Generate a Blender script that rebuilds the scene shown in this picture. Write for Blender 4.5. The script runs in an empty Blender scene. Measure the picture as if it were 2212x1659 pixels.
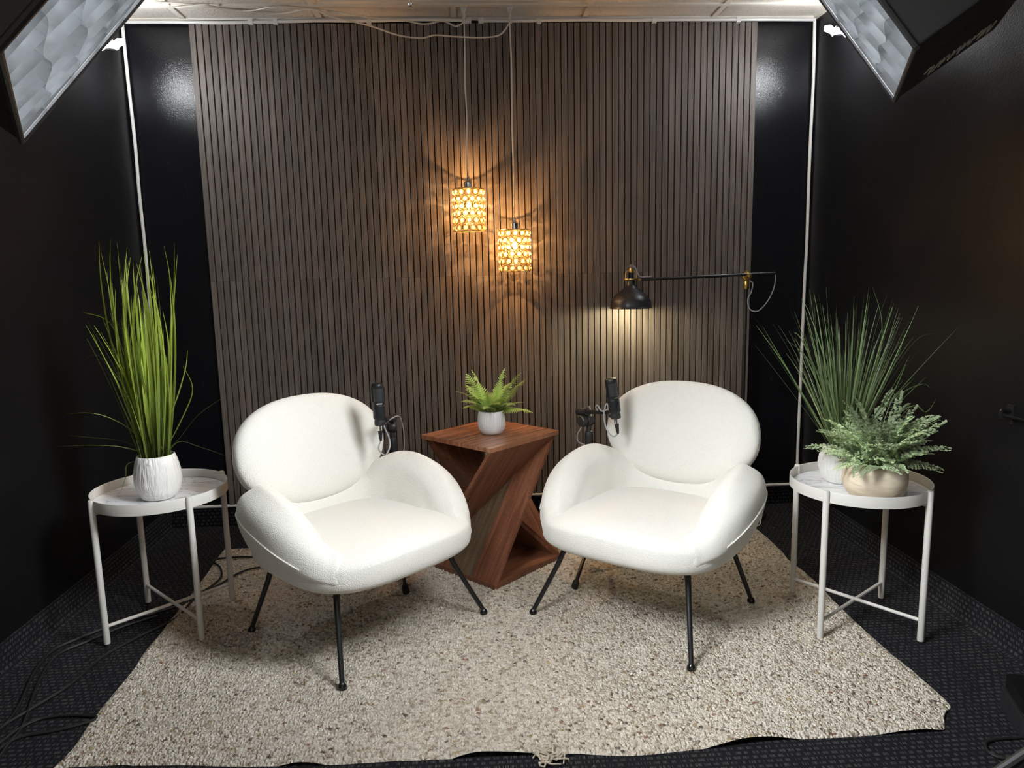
import bpy, math, random
import numpy as np
from mathutils import Vector, Matrix, Quaternion

S = bpy.context.scene
COL = S.collection
PI = math.pi
random.seed(7)

# ------------------------------------------------------------------ camera
CAMP = Vector((0.0, -3.6127, 1.2438))
YAW, PITCH, ROLL, FPX = 0.0550, -0.1553, -0.0226, 1577.86
def cam_axes():
    cy, sy, cp, sp = math.cos(YAW), math.sin(YAW), math.cos(PITCH), math.sin(PITCH)
    f = Vector((sy*cp, cy*cp, sp)); r = Vector((cy, -sy, 0)); u = r.cross(f)
    cr, sr = math.cos(ROLL), math.sin(ROLL)
    return cr*r + sr*u, -sr*r + cr*u, f
AX_R, AX_U, AX_F = cam_axes()
cd = bpy.data.cameras.new('camera')
cd.sensor_fit = 'HORIZONTAL'; cd.sensor_width = 36.0; cd.lens = FPX/2212*36.0
cd.clip_start = 0.05; cd.clip_end = 60
cam = bpy.data.objects.new('camera', cd); COL.objects.link(cam)
M = Matrix.Identity(4)
for i in range(3):
    M[i][0] = AX_R[i]; M[i][1] = AX_U[i]; M[i][2] = -AX_F[i]; M[i][3] = CAMP[i]
cam.matrix_world = M
S.camera = cam

def ray(x, y):
    return AX_R*((x-1106)/FPX) - AX_U*((y-829.5)/FPX) + AX_F
def at_y(x, y, Y):
    v = ray(x, y); return CAMP + v*((Y-CAMP.y)/v.y)
def at_z(x, y, Z=0.0):
    v = ray(x, y); return CAMP + v*((Z-CAMP.z)/v.z)
def at_x(x, y, X):
    v = ray(x, y); return CAMP + v*((X-CAMP.x)/v.x)

# ------------------------------------------------------------------ world and exposure
w = bpy.data.worlds.new('world'); S.world = w; w.use_nodes = True
w.node_tree.nodes['Background'].inputs[0].default_value = (1.0, 0.93, 0.83, 1)
w.node_tree.nodes['Background'].inputs[1].default_value = 0.42
S.view_settings.view_transform = 'Standard'
S.view_settings.look = 'None'
S.view_settings.gamma = 1.0
S.view_settings.use_curve_mapping = False
S.view_settings.exposure = 0.42
SOFTBOX_EMISSION = 55.0
CORNER_EMISSION = 330.0
PENDANT_WATTS = 10.0
LAMP_WATTS = 3.6

# ------------------------------------------------------------------ materials
class NT:
    def __init__(s, name):
        s.m = bpy.data.materials.new(name); s.m.use_nodes = True
        s.t = s.m.node_tree; s.b = s.t.nodes['Principled BSDF']; s.out = s.t.nodes['Material Output']
    def n(s, typ, **kw):
        nd = s.t.nodes.new('ShaderNode'+typ)
        for k, v in kw.items():
            if k.startswith('_'): setattr(nd, k[1:], v)
            else: nd.inputs[k.replace('__', ' ')].default_value = v
        return nd
    def l(s, a, b): s.t.links.new(a, b)
    def math(s, op, a, b=None, c=None):
        nd = s.t.nodes.new('ShaderNodeMath'); nd.operation = op
        for i, v in enumerate((a, b, c)):
            if v is None: continue
            if isinstance(v, (int, float)): nd.inputs[i].default_value = v
            else: s.l(v, nd.inputs[i])
        return nd.outputs[0]
    def ramp(s, fac, stops):
        r = s.t.nodes.new('ShaderNodeValToRGB')
        while len(r.color_ramp.elements) < len(stops): r.color_ramp.elements.new(0.5)
        for e, (p, c) in zip(r.color_ramp.elements, stops):
            e.position = p; e.color = (*c, 1)
        s.l(fac, r.inputs[0]); return r.outputs[0]
    def mix(s, fac, a, b):
        m = s.t.nodes.new('ShaderNodeMix'); m.data_type = 'RGBA'
        for i, v in ((0, fac), (6, a), (7, b)):
            if isinstance(v, tuple): m.inputs[i].default_value = (*v, 1) if len(v) == 3 else v
            elif isinstance(v, (int, float)): m.inputs[i].default_value = v
            else: s.l(v, m.inputs[i])
        return m.outputs[2]
    def bump(s, h, strength=0.3, dist=0.01, normal=None):
        b = s.t.nodes.new('ShaderNodeBump'); b.inputs['Strength'].default_value = strength
        b.inputs['Distance'].default_value = dist; s.l(h, b.inputs['Height'])
        if normal is not None: s.l(normal, b.inputs['Normal'])
        s.l(b.outputs[0], s.b.inputs['Normal']); return b.outputs[0]
    def coords(s, kind='Object', scale=(1, 1, 1), rot=(0, 0, 0)):
        tc = s.t.nodes.new('ShaderNodeTexCoord'); mp = s.t.nodes.new('ShaderNodeMapping')
        mp.inputs['Scale'].default_value = scale; mp.inputs['Rotation'].default_value = rot
        s.l(tc.outputs[kind], mp.inputs[0]); return mp.outputs[0]

def simple(name, col, rough=0.5, metal=0.0, spec=0.5, coat=0.0, sheen=0.0):
    m = NT(name); b = m.b
    b.inputs['Base Color'].default_value = (*col, 1); b.inputs['Roughness'].default_value = rough
    b.inputs['Metallic'].default_value = metal; b.inputs['Specular IOR Level'].default_value = spec
    b.inputs['Coat Weight'].default_value = coat
    b.inputs['Sheen Weight'].default_value = sheen
    # a touch of surface variation so nothing is perfectly even
    nz = m.n('Texture'+'Noise' if False else 'TexNoise', Scale=18.0, Detail=3.0)
    m.l(m.coords(), nz.inputs['Vector'])
    mr = m.n('MapRange', To__Min=max(0.02, rough*0.85), To__Max=min(1, rough*1.15+0.02))
    m.l(nz.outputs[0], mr.inputs['Value']); m.l(mr.outputs[0], b.inputs['Roughness'])
    return m.m

def emission(name, col, strength):
    m = NT(name); e = m.n('Emission', Color=(*col, 1), Strength=strength)
    m.l(e.outputs[0], m.out.inputs['Surface']); return m.m

def mat_black_paint(name, rough, peel, dirt=False):
    m = NT(name)
    m.b.inputs['Base Color'].default_value = (0.0055, 0.0055, 0.0062, 1)
    m.b.inputs['Specular IOR Level'].default_value = 0.28
    m.b.inputs['Roughness'].default_value = rough
    v = m.coords()
    nz = m.n('TexNoise', Scale=240.0, Detail=2.0); m.l(v, nz.inputs['Vector'])
    n2 = m.n('TexNoise', Scale=3.0, Detail=4.0); m.l(v, n2.inputs['Vector'])
    mr = m.n('MapRange', From__Min=0.3, From__Max=0.7, To__Min=rough*0.85, To__Max=rough*1.2)
    m.l(n2.outputs[0], mr.inputs['Value']); m.l(mr.outputs[0], m.b.inputs['Roughness'])
    h = nz.outputs[0]
    if dirt:
        v2 = m.coords(scale=(6, 6, 2.2)); n3 = m.n('TexNoise', Scale=3.0, Detail=8.0, Roughness=0.7)
        m.l(v2, n3.inputs['Vector'])
        c = m.ramp(n3.outputs[0], [(0.62, (0.006, 0.006, 0.008)), (0.70, (0.014, 0.014, 0.017)), (0.8, (0.03, 0.03, 0.033))])
        m.l(c, m.b.inputs['Base Color'])
    m.bump(h, peel, 0.004)
    return m.m

def mat_slat():
    m = NT('slat_wood'); v = m.coords(scale=(260, 60, 2.2))
    oi = m.n('ObjectInfo')
    add = m.n('VectorMath', _operation='ADD'); m.l(v, add.inputs[0])
    cmb = m.n('CombineXYZ'); m.l(m.math('MULTIPLY', oi.outputs['Random'], 900.0), cmb.inputs[0]); m.l(m.math('MULTIPLY', oi.outputs['Random'], 57.0), cmb.inputs[2])
    m.l(cmb.outputs[0], add.inputs[1])
    nz = m.n('TexNoise', Scale=1.0, Detail=5.0, Roughness=0.6, Distortion=0.3); m.l(add.outputs[0], nz.inputs['Vector'])
    c = m.ramp(nz.outputs[0], [(0.28, (0.060, 0.047, 0.040)), (0.48, (0.115, 0.093, 0.080)), (0.56, (0.145, 0.119, 0.104)), (0.75, (0.19, 0.160, 0.141))])
    tone = m.math('MULTIPLY_ADD', oi.outputs['Random'], 0.35, 0.88)
    mx = m.n('VectorMath', _operation='SCALE'); m.l(c, mx.inputs[0]); m.l(tone, mx.inputs['Scale'])
    m.l(mx.outputs[0], m.b.inputs['Base Color'])
    m.b.inputs['Roughness'].default_value = 0.55
    m.bump(nz.outputs[0], 0.35, 0.002)
    return m.m

def mat_wood(name, dark, mid, light, scale=(3, 3, 40), rough=0.38, saw=True):
    m = NT(name); oi = m.n('ObjectInfo')
    v = m.coords('UV', scale=(2.2, 34, 1))
    add = m.n('VectorMath', _operation='ADD'); m.l(v, add.inputs[0])
    cmb = m.n('CombineXYZ'); m.l(m.math('MULTIPLY', oi.outputs['Random'], 91.0), cmb.inputs[0]); m.l(m.math('MULTIPLY', oi.outputs['Random'], 37.0), cmb.inputs[1])
    m.l(cmb.outputs[0], add.inputs[1])
    nz = m.n('TexNoise', Scale=1.3, Detail=7.0, Roughness=0.62, Distortion=0.8); m.l(add.outputs[0], nz.inputs['Vector'])
    c = m.ramp(nz.outputs[0], [(0.28, dark), (0.5, mid), (0.72, light)])
    # saw marks across the grain
    v2 = m.coords('UV', scale=(210, 22, 1)); n2 = m.n('TexNoise', Scale=1.0, Detail=3.0); m.l(v2, n2.inputs['Vector'])
    c2 = m.ramp(n2.outputs[0], [(0.36, (0.74, 0.74, 0.74)), (0.62, (1.06, 1.06, 1.06))])
    mul = m.n('Mix', _data_type='RGBA', _blend_type='MULTIPLY'); mul.inputs[0].default_value = 0.55
    m.l(c, mul.inputs[6]); m.l(c2, mul.inputs[7])
    m.l(mul.outputs[2], m.b.inputs['Base Color'])
    m.b.inputs['Roughness'].default_value = rough
    m.bump(n2.outputs[0], 0.15, 0.002)
    return m.m

def mat_boucle():
    m = NT('boucle_fabric'); v = m.coords()
    nz = m.n('TexNoise', Scale=45.0, Detail=2.0); m.l(v, nz.inputs['Vector'])
    mixv = m.n('VectorMath', _operation='MULTIPLY_ADD'); m.l(nz.outputs['Color'], mixv.inputs[0])
    mixv.inputs[1].default_value = (0.004, 0.004, 0.004); m.l(v, mixv.inputs[2])
    vo = m.n('TexVoronoi', Scale=300.0); m.l(mixv.outputs[0], vo.inputs['Vector'])
    c = m.ramp(vo.outputs['Distance'], [(0.0, (0.755, 0.745, 0.695)), (0.7, (0.735, 0.72, 0.665)), (1.0, (0.67, 0.655, 0.59))])
    m.l(c, m.b.inputs['Base Color']); m.b.inputs['Roughness'].default_value = 0.95
    m.b.inputs['Sheen Weight'].default_value = 0.25; m.b.inputs['Specular IOR Level'].default_value = 0.15
    inv = m.math('SUBTRACT', 1.0, vo.outputs['Distance'])
    m.bump(inv, 0.5, 0.0022)
    return m.m

def mat_carpet():
    m = NT('black_carpet'); tc = m.n('TexCoord')
    sp = m.n('SeparateXYZ'); m.l(tc.outputs['UV'], sp.inputs[0])
    u = m.math('MULTIPLY', sp.outputs[0], 1/0.0033); vv = m.math('MULTIPLY', sp.outputs[1], 1/0.0180)
    iu = m.math('FLOOR', u); iv = m.math('FLOOR', vv)
    fu = m.math('FRACT', u); fv = m.math('FRACT', vv)
    cb = m.n('CombineXYZ'); m.l(iu, cb.inputs[0]); m.l(iv, cb.inputs[1])
    wn = m.n('TexWhiteNoise', _noise_dimensions='2D'); m.l(cb.outputs[0], wn.inputs['Vector'])
    # clusters: groups of four ticks, shifted every other row
    sh = m.math('MULTIPLY', m.math('MODULO', iv, 2.0), 3.5)
    grp = m.math('MODULO', m.math('ADD', m.math('ADD', iu, sh), 7000.0), 7.0)
    ing = m.math('LESS_THAN', grp, 4.6)
    on = m.math('GREATER_THAN', wn.outputs[0], 0.2)
    tu = m.math('LESS_THAN', m.math('ABSOLUTE', m.math('SUBTRACT', fu, 0.5)), 0.23)
    tv = m.math('LESS_THAN', m.math('ABSOLUTE', m.math('SUBTRACT', fv, 0.5)), 0.26)
    mask = m.math('MULTIPLY', m.math('MULTIPLY', tu, tv), m.math('MULTIPLY', on, ing))
    nz = m.n('TexNoise', Scale=900.0, Detail=2.0); m.l(tc.outputs['UV'], nz.inputs['Vector'])
    base = m.ramp(nz.outputs[0], [(0.3, (0.004, 0.004, 0.005)), (0.7, (0.020, 0.020, 0.024))])
    tick = m.mix(wn.outputs[0], (0.020, 0.020, 0.022), (0.13, 0.128, 0.125))
    m.l(m.mix(mask, base, tick), m.b.inputs['Base Color'])
    m.b.inputs['Roughness'].default_value = 0.95; m.b.inputs['Specular IOR Level'].default_value = 0.1
    h = m.math('ADD', m.math('MULTIPLY', mask, 0.6), nz.outputs[0])
    m.bump(h, 0.5, 0.003)
    return m.m

def mat_rug():
    m = NT('rug_wool'); at = m.n('Attribute', _attribute_name='Col')
    v = m.coords(); nz = m.n('TexNoise', Scale=420.0, Detail=3.0); m.l(v, nz.inputs['Vector'])
    n2 = m.n('TexNoise', Scale=60.0, Detail=2.0); m.l(v, n2.inputs['Vector'])
    wv = m.n('VectorMath', _operation='MULTIPLY_ADD'); m.l(n2.outputs['Color'], wv.inputs[0]); wv.inputs[1].default_value = (.014, .014, .0); m.l(v, wv.inputs[2])
    vo = m.n('TexVoronoi', Scale=118.0, _voronoi_dimensions='2D'); m.l(wv.outputs[0], vo.inputs['Vector'])
    sp = m.n('SeparateColor'); m.l(vo.outputs['Color'], sp.inputs[0])
    f = m.ramp(nz.outputs[0], [(0.3, (0.80, 0.80, 0.80)), (0.7, (1.08, 1.08, 1.08))])
    mul = m.n('Mix', _data_type='RGBA', _blend_type='MULTIPLY'); mul.inputs[0].default_value = 1.0
    m.l(at.outputs['Color'], mul.inputs[6]); m.l(f, mul.inputs[7])
    # every loop of yarn has its own shade
    c2 = m.ramp(sp.outputs[0], [(0.0, (0.44, 0.40, 0.36)), (0.03, (0.60, 0.56, 0.51)), (0.07, (0.78, 0.74, 0.69)), (0.22, (0.88, 0.85, 0.81)), (0.45, (1.0, 0.99, 0.97)), (1.0, (1.10, 1.10, 1.10))])
    mu2 = m.n('Mix', _data_type='RGBA', _blend_type='MULTIPLY'); mu2.inputs[0].default_value = 1.0
    m.l(mul.outputs[2], mu2.inputs[6]); m.l(c2, mu2.inputs[7])
    m.l(mu2.outputs[2], m.b.inputs['Base Color']); m.b.inputs['Roughness'].default_value = 0.95
    m.b.inputs['Specular IOR Level'].default_value = 0.1
    h = m.math('SUBTRACT', m.math('MULTIPLY', nz.outputs[0], 0.25), m.math('POWER', vo.outputs['Distance'], 1.6))
    m.bump(h, 1.0, 0.010)
    return m.m

def mat_tile():
    m = NT('ceiling_tile'); v = m.coords()
    nz = m.n('TexNoise', Scale=95.0, Detail=5.0, Roughness=0.7); m.l(v, nz.inputs['Vector'])
    c = m.ramp(nz.outputs[0], [(0.35, (0.66, 0.60, 0.53)), (0.6, (0.80, 0.75, 0.68))])
    m.l(c, m.b.inputs['Base Color']); m.b.inputs['Roughness'].default_value = 0.95
    m.bump(nz.outputs[0], 0.9, 0.01)
    return m.m

def mat_marble():
    m = NT('marble_film'); v = m.coords(scale=(3, 7, 3), rot=(0, 0, 0.5))
    nz = m.n('TexNoise', Scale=1.6, Detail=6.0, Distortion=1.4); m.l(v, nz.inputs['Vector'])
    c = m.ramp(nz.outputs[0], [(0.40, (0.80, 0.80, 0.80)), (0.485, (0.74, 0.74, 0.75)), (0.50, (0.40, 0.41, 0.43)), (0.515, (0.72, 0.72, 0.73)), (0.6, (0.80, 0.80, 0.80))])
    m.l(c, m.b.inputs['Base Color']); m.b.inputs['Roughness'].default_value = 0.25
    return m.m

def mat_leaf(name, base, tip, rough=0.45, transl=0.25):
    m = NT(name); tc = m.n('TexCoord'); sp = m.n('SeparateXYZ'); m.l(tc.outputs['UV'], sp.inputs[0])
    oi = m.n('ObjectInfo')
    c = m.mix(sp.outputs[1], base, tip)
    sc = m.n('VectorMath', _operation='SCALE'); m.l(c, sc.inputs[0]); m.l(m.math('MULTIPLY_ADD', oi.outputs['Random'], 0.9, 0.5), sc.inputs['Scale'])
    v = m.coords('UV', scale=(9, 0.6, 1)); nz = m.n('TexNoise', Scale=3.0, Detail=2.0); m.l(v, nz.inputs['Vector'])
    sc2 = m.n('VectorMath', _operation='SCALE'); m.l(sc.outputs[0], sc2.inputs[0]); m.l(m.math('MULTIPLY_ADD', nz.outputs[0], 0.5, 0.75), sc2.inputs['Scale'])
    m.l(sc2.outputs[0], m.b.inputs['Base Color']); m.b.inputs['Roughness'].default_value = rough
    tr = m.n('BsdfTranslucent'); m.l(sc2.outputs[0], tr.inputs['Color'])
    mx = m.n('MixShader'); mx.inputs[0].default_value = transl
    m.l(m.b.outputs[0], mx.inputs[1]); m.l(tr.outputs[0], mx.inputs[2]); m.l(mx.outputs[0], m.out.inputs['Surface'])
    return m.m

def mat_pot(name, col, rough, scale, bstr, mode):
    m = NT(name); m.b.inputs['Base Color'].default_value = (*col, 1); m.b.inputs['Roughness'].default_value = rough
    v = m.coords(scale=scale)
    nz = m.n('TexNoise', Scale=1.0, Detail=4.0, Distortion=0.5); m.l(v, nz.inputs['Vector'])
    if mode == 'clay':
        c = m.ramp(nz.outputs[0], [(0.35, tuple(x*0.82 for x in col)), (0.6, col)])
        m.l(c, m.b.inputs['Base Color'])
    m.bump(nz.outputs[0], bstr, 0.01)
    return m.m

def mat_crystal():
    m = NT('crystal'); tr = m.n('BsdfTransparent', Color=(1.0, 0.97, 0.90, 1)); gl = m.n('BsdfGlossy', Color=(1, 0.95, 0.85, 1), Roughness=0.08)
    tl = m.n('BsdfTranslucent', Color=(1.0, 0.93, 0.78, 1))
    lw = m.n('LayerWeight', Blend=0.35)
    m1 = m.n('MixShader'); m1.inputs[0].default_value = 0.30; m.l(tr.outputs[0], m1.inputs[1]); m.l(tl.outputs[0], m1.inputs[2])
    m2 = m.n('MixShader'); m.l(lw.outputs['Fresnel'], m2.inputs[0]); m.l(m1.outputs[0], m2.inputs[1]); m.l(gl.outputs[0], m2.inputs[2])
    m.l(m2.outputs[0], m.out.inputs['Surface']); return m.m

def mat_gridfabric():
    m = NT('softbox_grid_fabric'); m.b.inputs['Base Color'].default_value = (0.05, 0.052, 0.055, 1); m.b.inputs['Roughness'].default_value = 0.6
    v = m.coords(scale=(14, 14, 14)); nz = m.n('TexNoise', Scale=1.0, Detail=4.0); m.l(v, nz.inputs['Vector'])
    c = m.ramp(nz.outputs[0], [(0.40, (0.020, 0.0215, 0.023)), (0.60, (0.070, 0.075, 0.080))])
    m.l(c, m.b.inputs['Base Color'])
    tr = m.n('BsdfTranslucent', Color=(0.03, 0.033, 0.035, 1)); mx = m.n('MixShader'); mx.inputs[0].default_value = 0.3
    m.l(m.b.outputs[0], mx.inputs[1]); m.l(tr.outputs[0], mx.inputs[2]); m.l(mx.outputs[0], m.out.inputs['Surface'])
    return m.m

MT = {}
MT['wall'] = mat_black_paint('satin_black_paint', 0.34, 0.22)
MT['wall_gloss'] = mat_black_paint('gloss_black_paint', 0.20, 0.22, True)
MT['slat'] = mat_slat()
MT['felt'] = simple('black_felt', (0.004, 0.004, 0.004), 0.95, spec=0.1)
MT['wood'] = mat_wood('red_brown_wood', (0.085, 0.029, 0.014), (0.205, 0.078, 0.041), (0.32, 0.138, 0.076))
MT['wood_top'] = mat_wood('red_brown_table_top', (0.135, 0.048, 0.023), (0.28, 0.115, 0.058), (0.42, 0.205, 0.115), rough=0.24)
MT['wood_grey'] = mat_wood('grey_brown_wood', (0.075, 0.046, 0.026), (0.150, 0.100, 0.060), (0.21, 0.150, 0.095))
MT['boucle'] = mat_boucle()
MT['black_metal'] = simple('black_metal', (0.012, 0.012, 0.013), 0.3, 0.0, 0.5)
MT['black_gloss'] = simple('gloss_black', (0.008, 0.008, 0.008), 0.12)
MT['black_plastic'] = simple('black_plastic', (0.018, 0.018, 0.020), 0.45)
MT['rubber'] = simple('black_rubber', (0.004, 0.004, 0.004), 0.7)
MT['mic'] = simple('mic_body_paint', (0.016, 0.017, 0.019), 0.38, 0.4)
MT['mic_grille'] = simple('mic_grille_mesh', (0.05, 0.052, 0.056), 0.5, 0.6)
MT['chrome'] = simple('chrome', (0.8, 0.8, 0.8), 0.15, 1.0)
MT['brass'] = simple('brass', (0.62, 0.42, 0.13), 0.3, 1.0)
MT['gold'] = simple('gold_wire', (0.85, 0.66, 0.32), 0.22, 1.0)
MT['white_metal'] = simple('white_powder_coat', (0.62, 0.60, 0.56), 0.45)
MT['white_plastic'] = simple('white_plastic', (0.70, 0.69, 0.67), 0.4)
MT['marble'] = mat_marble()
MT['carpet'] = mat_carpet()
MT['rug'] = mat_rug()
MT['tile'] = mat_tile()
MT['tbar'] = simple('ceiling_bar_paint', (0.70, 0.66, 0.60), 0.5)
MT['shade'] = simple('lamp_shade_black', (0.020, 0.020, 0.022), 0.38)
MT['shade_in'] = simple('lamp_shade_white', (0.8, 0.8, 0.78), 0.5)
MT['cord_grey'] = simple('grey_cloth_cord', (0.32, 0.32, 0.33), 0.7)
MT['cord_clear'] = simple('pale_cord', (0.62, 0.57, 0.50), 0.35)
MT['cord_black'] = simple('black_cord', (0.010, 0.010, 0.010), 0.5)
MT['crystal'] = mat_crystal()
MT['grid'] = mat_gridfabric()
MT['softbox'] = simple('softbox_fabric', (0.012, 0.012, 0.013), 0.55)
MT['softbox_logo'] = simple('softbox_print', (0.45, 0.43, 0.38), 0.6)
MT['silver'] = simple('softbox_lining', (0.6, 0.6, 0.62), 0.35, 0.8)
MT['diffuser'] = emission('softbox_diffuser', (0.93, 0.97, 1.0), SOFTBOX_EMISSION)
MT['led'] = emission('led_panel', (0.94, 0.97, 1.0), CORNER_EMISSION)
MT['filament'] = emission('glowing_filament', (1.0, 0.74, 0.36), 900.0)
_m = NT('clear_bulb_glass'); _t = _m.n('BsdfTransparent', Color=(1, .97, .9, 1)); _g = _m.n('BsdfGlossy', Roughness=0.05); _l = _m.n('LayerWeight', Blend=0.25); _x = _m.n('MixShader')
_m.l(_l.outputs['Fresnel'], _x.inputs[0]); _m.l(_t.outputs[0], _x.inputs[1]); _m.l(_g.outputs[0], _x.inputs[2]); _m.l(_x.outputs[0], _m.out.inputs['Surface']); MT['bulb'] = _m.m
MT['bulb2'] = emission('reading_bulb', (1.0, 0.90, 0.62), 30.0)
MT['soil'] = simple('dark_soil', (0.02, 0.015, 0.01), 0.95)
MT['pot_white'] = mat_pot('white_bark_ceramic', (0.78, 0.77, 0.74), 0.35, (70, 70, 7), 0.9, 'white')
MT['pot_small'] = mat_pot('white_ridged_ceramic', (0.72, 0.72, 0.72), 0.4, (25, 25, 25), 0.1, 'white')
MT['pot_weave'] = mat_pot('white_dimpled_ceramic', (0.72, 0.71, 0.68), 0.45, (30, 30, 30), 0.1, 'white')
MT['pot_clay'] = mat_pot('sand_clay', (0.74, 0.63, 0.48), 0.75, (9, 9, 32), 0.5, 'clay')
MT['leaf_lime'] = mat_leaf('grass_leaf_lime', (0.095, 0.135, 0.032), (0.38, 0.50, 0.065), 0.30)
MT['leaf_dark'] = mat_leaf('grass_leaf_dark', (0.125, 0.165, 0.070), (0.18, 0.27, 0.12), 0.30)
MT['leaf_sage'] = mat_leaf('maidenhair_leaf', (0.34, 0.43, 0.22), (0.54, 0.66, 0.40), 0.6)
MT['leaf_fern'] = mat_leaf('fern_leaf', (0.30, 0.44, 0.09), (0.56, 0.72, 0.22), 0.5)

# ------------------------------------------------------------------ mesh helpers
class MB:
    def __init__(s): s.v = []; s.f = []; s.mi = []; s.uv = None
    def add(s, V, F, mi=0):
        o = len(s.v); s.v += [tuple(p) for p in V]; s.f += [tuple(i+o for i in f) for f in F]; s.mi += [mi]*len(F)
        return s
    def box(s, lo, hi, mi=0):
        x0, y0, z0 = lo; x1, y1, z1 = hi
        V = [(x0,y0,z0),(x1,y0,z0),(x1,y1,z0),(x0,y1,z0),(x0,y0,z1),(x1,y0,z1),(x1,y1,z1),(x0,y1,z1)]
        return s.add(V, [(3,2,1,0),(4,5,6,7),(0,1,5,4),(1,2,6,5),(2,3,7,6),(3,0,4,7)], mi)
    def tube(s, pts, r, n=10, caps=True, mi=0):
        pts = [Vector(p) for p in pts]
        rs = list(r) if isinstance(r, (list, tuple)) else [r]*len(pts)
        V = []; F = []; up = None
        for i, p in enumerate(pts):
            d = (pts[min(i+1, len(pts)-1)] - pts[max(i-1, 0)])
            d = d.normalized() if d.length > 1e-9 else Vector((0, 0, 1))
            if up is None:
                up = d.orthogonal().normalized()
            else:
                up = (up - d*up.dot(d))
                up = up.normalized() if up.length > 1e-6 else d.orthogonal().normalized()
            b = d.cross(up)
            for k in range(n):
                a = 2*PI*k/n; V.append(p + (up*math.cos(a) + b*math.sin(a))*rs[i])
        for i in range(len(pts)-1):
            for k in range(n):
                F.append((i*n+k, i*n+(k+1) % n, (i+1)*n+(k+1) % n, (i+1)*n+k))
        if caps:
            F.append(tuple(range(n-1, -1, -1))); F.append(tuple((len(pts)-1)*n+k for k in range(n)))
        return s.add(V, F, mi)
    def lathe(s, prof, n=32, c=(0, 0, 0), axis=None, mi=0, rad=None):
        V = []; F = []; q = Vector((0, 0, 1)).rotation_difference(Vector(axis)) if axis is not None else None
        for j, (r, z) in enumerate(prof):
            for k in range(n):
                a = 2*PI*k/n; rr = r if rad is None else r*rad(a, j)
                p = Vector((rr*math.cos(a), rr*math.sin(a), z))
                if q: p = q @ p
                V.append(p + Vector(c))
        m = len(prof)
        for j in range(m-1):
            for k in range(n):
                F.append((j*n+k, j*n+(k+1) % n, (j+1)*n+(k+1) % n, (j+1)*n+k))
        if prof[0][0] > 1e-6: F.append(tuple(range(n-1, -1, -1)))
        if prof[-1][0] > 1e-6: F.append(tuple((m-1)*n+k for k in range(n)))
        return s.add(V, F, mi)
    def prism(s, poly, off, mi=0):
        n = len(poly); V = [Vector(p) for p in poly] + [Vector(p)+Vector(off) for p in poly]
        F = [tuple(range(n-1, -1, -1)), tuple(range(n, 2*n))] + [(k, (k+1) % n, n+(k+1) % n, n+k) for k in range(n)]
        return s.add(V, F, mi)
    def mesh(s, name, mats, smooth=True, angle=0.6):
        me = bpy.data.meshes.new(name); me.from_pydata(s.v, [], s.f)
        for m in (mats if isinstance(mats, (list, tuple)) else [mats]): me.materials.append(MT[m] if isinstance(m, str) else m)
        if any(s.mi): me.polygons.foreach_set('material_index', s.mi)
        if smooth:
            me.polygons.foreach_set('use_smooth', [True]*len(me.polygons))
            me.set_sharp_from_angle(angle=angle)
        if s.uv is not None:
            ul = me.uv_layers.new(name='UV')
            for lp in me.loops: ul.data[lp.index].uv = s.uv[lp.vertex_index]
        me.update(); return me
    def build(s, name, mats, parent=None, smooth=True, angle=0.6):
        return link(name, s.mesh(name, mats, smooth, angle), parent)

def link(name, me, parent=None):
    o = bpy.data.objects.new(name, me); COL.objects.link(o)
    if parent is not None: o.parent = parent
    return o
def tag(o, label, cat, group=None, kind=None):
    o['label'] = label; o['category'] = cat
    if group: o['group'] = group
    if kind: o['kind'] = kind
    return o
def thing(name, label, cat, loc=(0, 0, 0), rz=0.0, group=None):
    o = link(name, None); o.location = loc; o.rotation_euler = (0, 0, rz); o.empty_display_size = 0.05
    return tag(o, label, cat, group)
def struct(o): o['kind'] = 'structure'; return o
def crom(pts, n=8, closed=False):
    P = [np.array(p, float) for p in pts]; out = []; m = len(P)
    rng = range(m) if closed else range(m-1)
    for i in rng:
        if closed: a, b, c, d = P[(i-1) % m], P[i], P[(i+1) % m], P[(i+2) % m]
        else: a, b, c, d = P[max(i-1, 0)], P[i], P[i+1], P[min(i+2, m-1)]
        for k in range(n):
            t = k/n; out.append(0.5*((2*b)+(-a+c)*t+(2*a-5*b+4*c-d)*t*t+(-a+3*b-3*c+d)*t**3))
    if not closed: out.append(P[-1])
    return out
def copy_tree(o, parent=None):
    c = o.copy(); COL.objects.link(c)
    if parent is not None: c.parent = parent
    for ch in list(o.children): copy_tree(ch, c)
    return c

# ------------------------------------------------------------------ room
XL, XR, H, YB, YF = -1.5335, 1.6886, 2.40, 0.0, -4.6
def uvquad(name, P, UV, mat, th, parent=None):
    # a slab: the quad P plus a copy pushed back by th
    mb = MB(); n = len(P); mb.v = [tuple(p) for p in P] + [tuple(Vector(p)+Vector(th)) for p in P]
    mb.f = [tuple(range(n)), tuple(range(2*n-1, n-1, -1))] + [(k, n+k, n+(k+1) % n, (k+1) % n) for k in range(n)]
    mb.mi = [0]*len(mb.f); mb.uv = list(UV)+list(UV)
    return mb.build(name, mat, parent, smooth=False)
struct(uvquad('floor', [(XL,YF,0),(XR,YF,0),(XR,YB,0),(XL,YB,0)], [(XL,YF),(XR,YF),(XR,YB),(XL,YB)], 'carpet', (0,0,-0.1)))
struct(uvquad('wall_back', [(XL-.1,0,-.1),(XR+.1,0,-.1),(XR+.1,0,H+.1),(XL-.1,0,H+.1)], [(0,0)]*4, 'wall_gloss', (0,0.1,0)))
struct(uvquad('wall_left', [(XL,YF,-.1),(XL,0,-.1),(XL,0,H+.1),(XL,YF,H+.1)], [(0,0)]*4, 'wall', (-0.1,0,0)))
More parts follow.
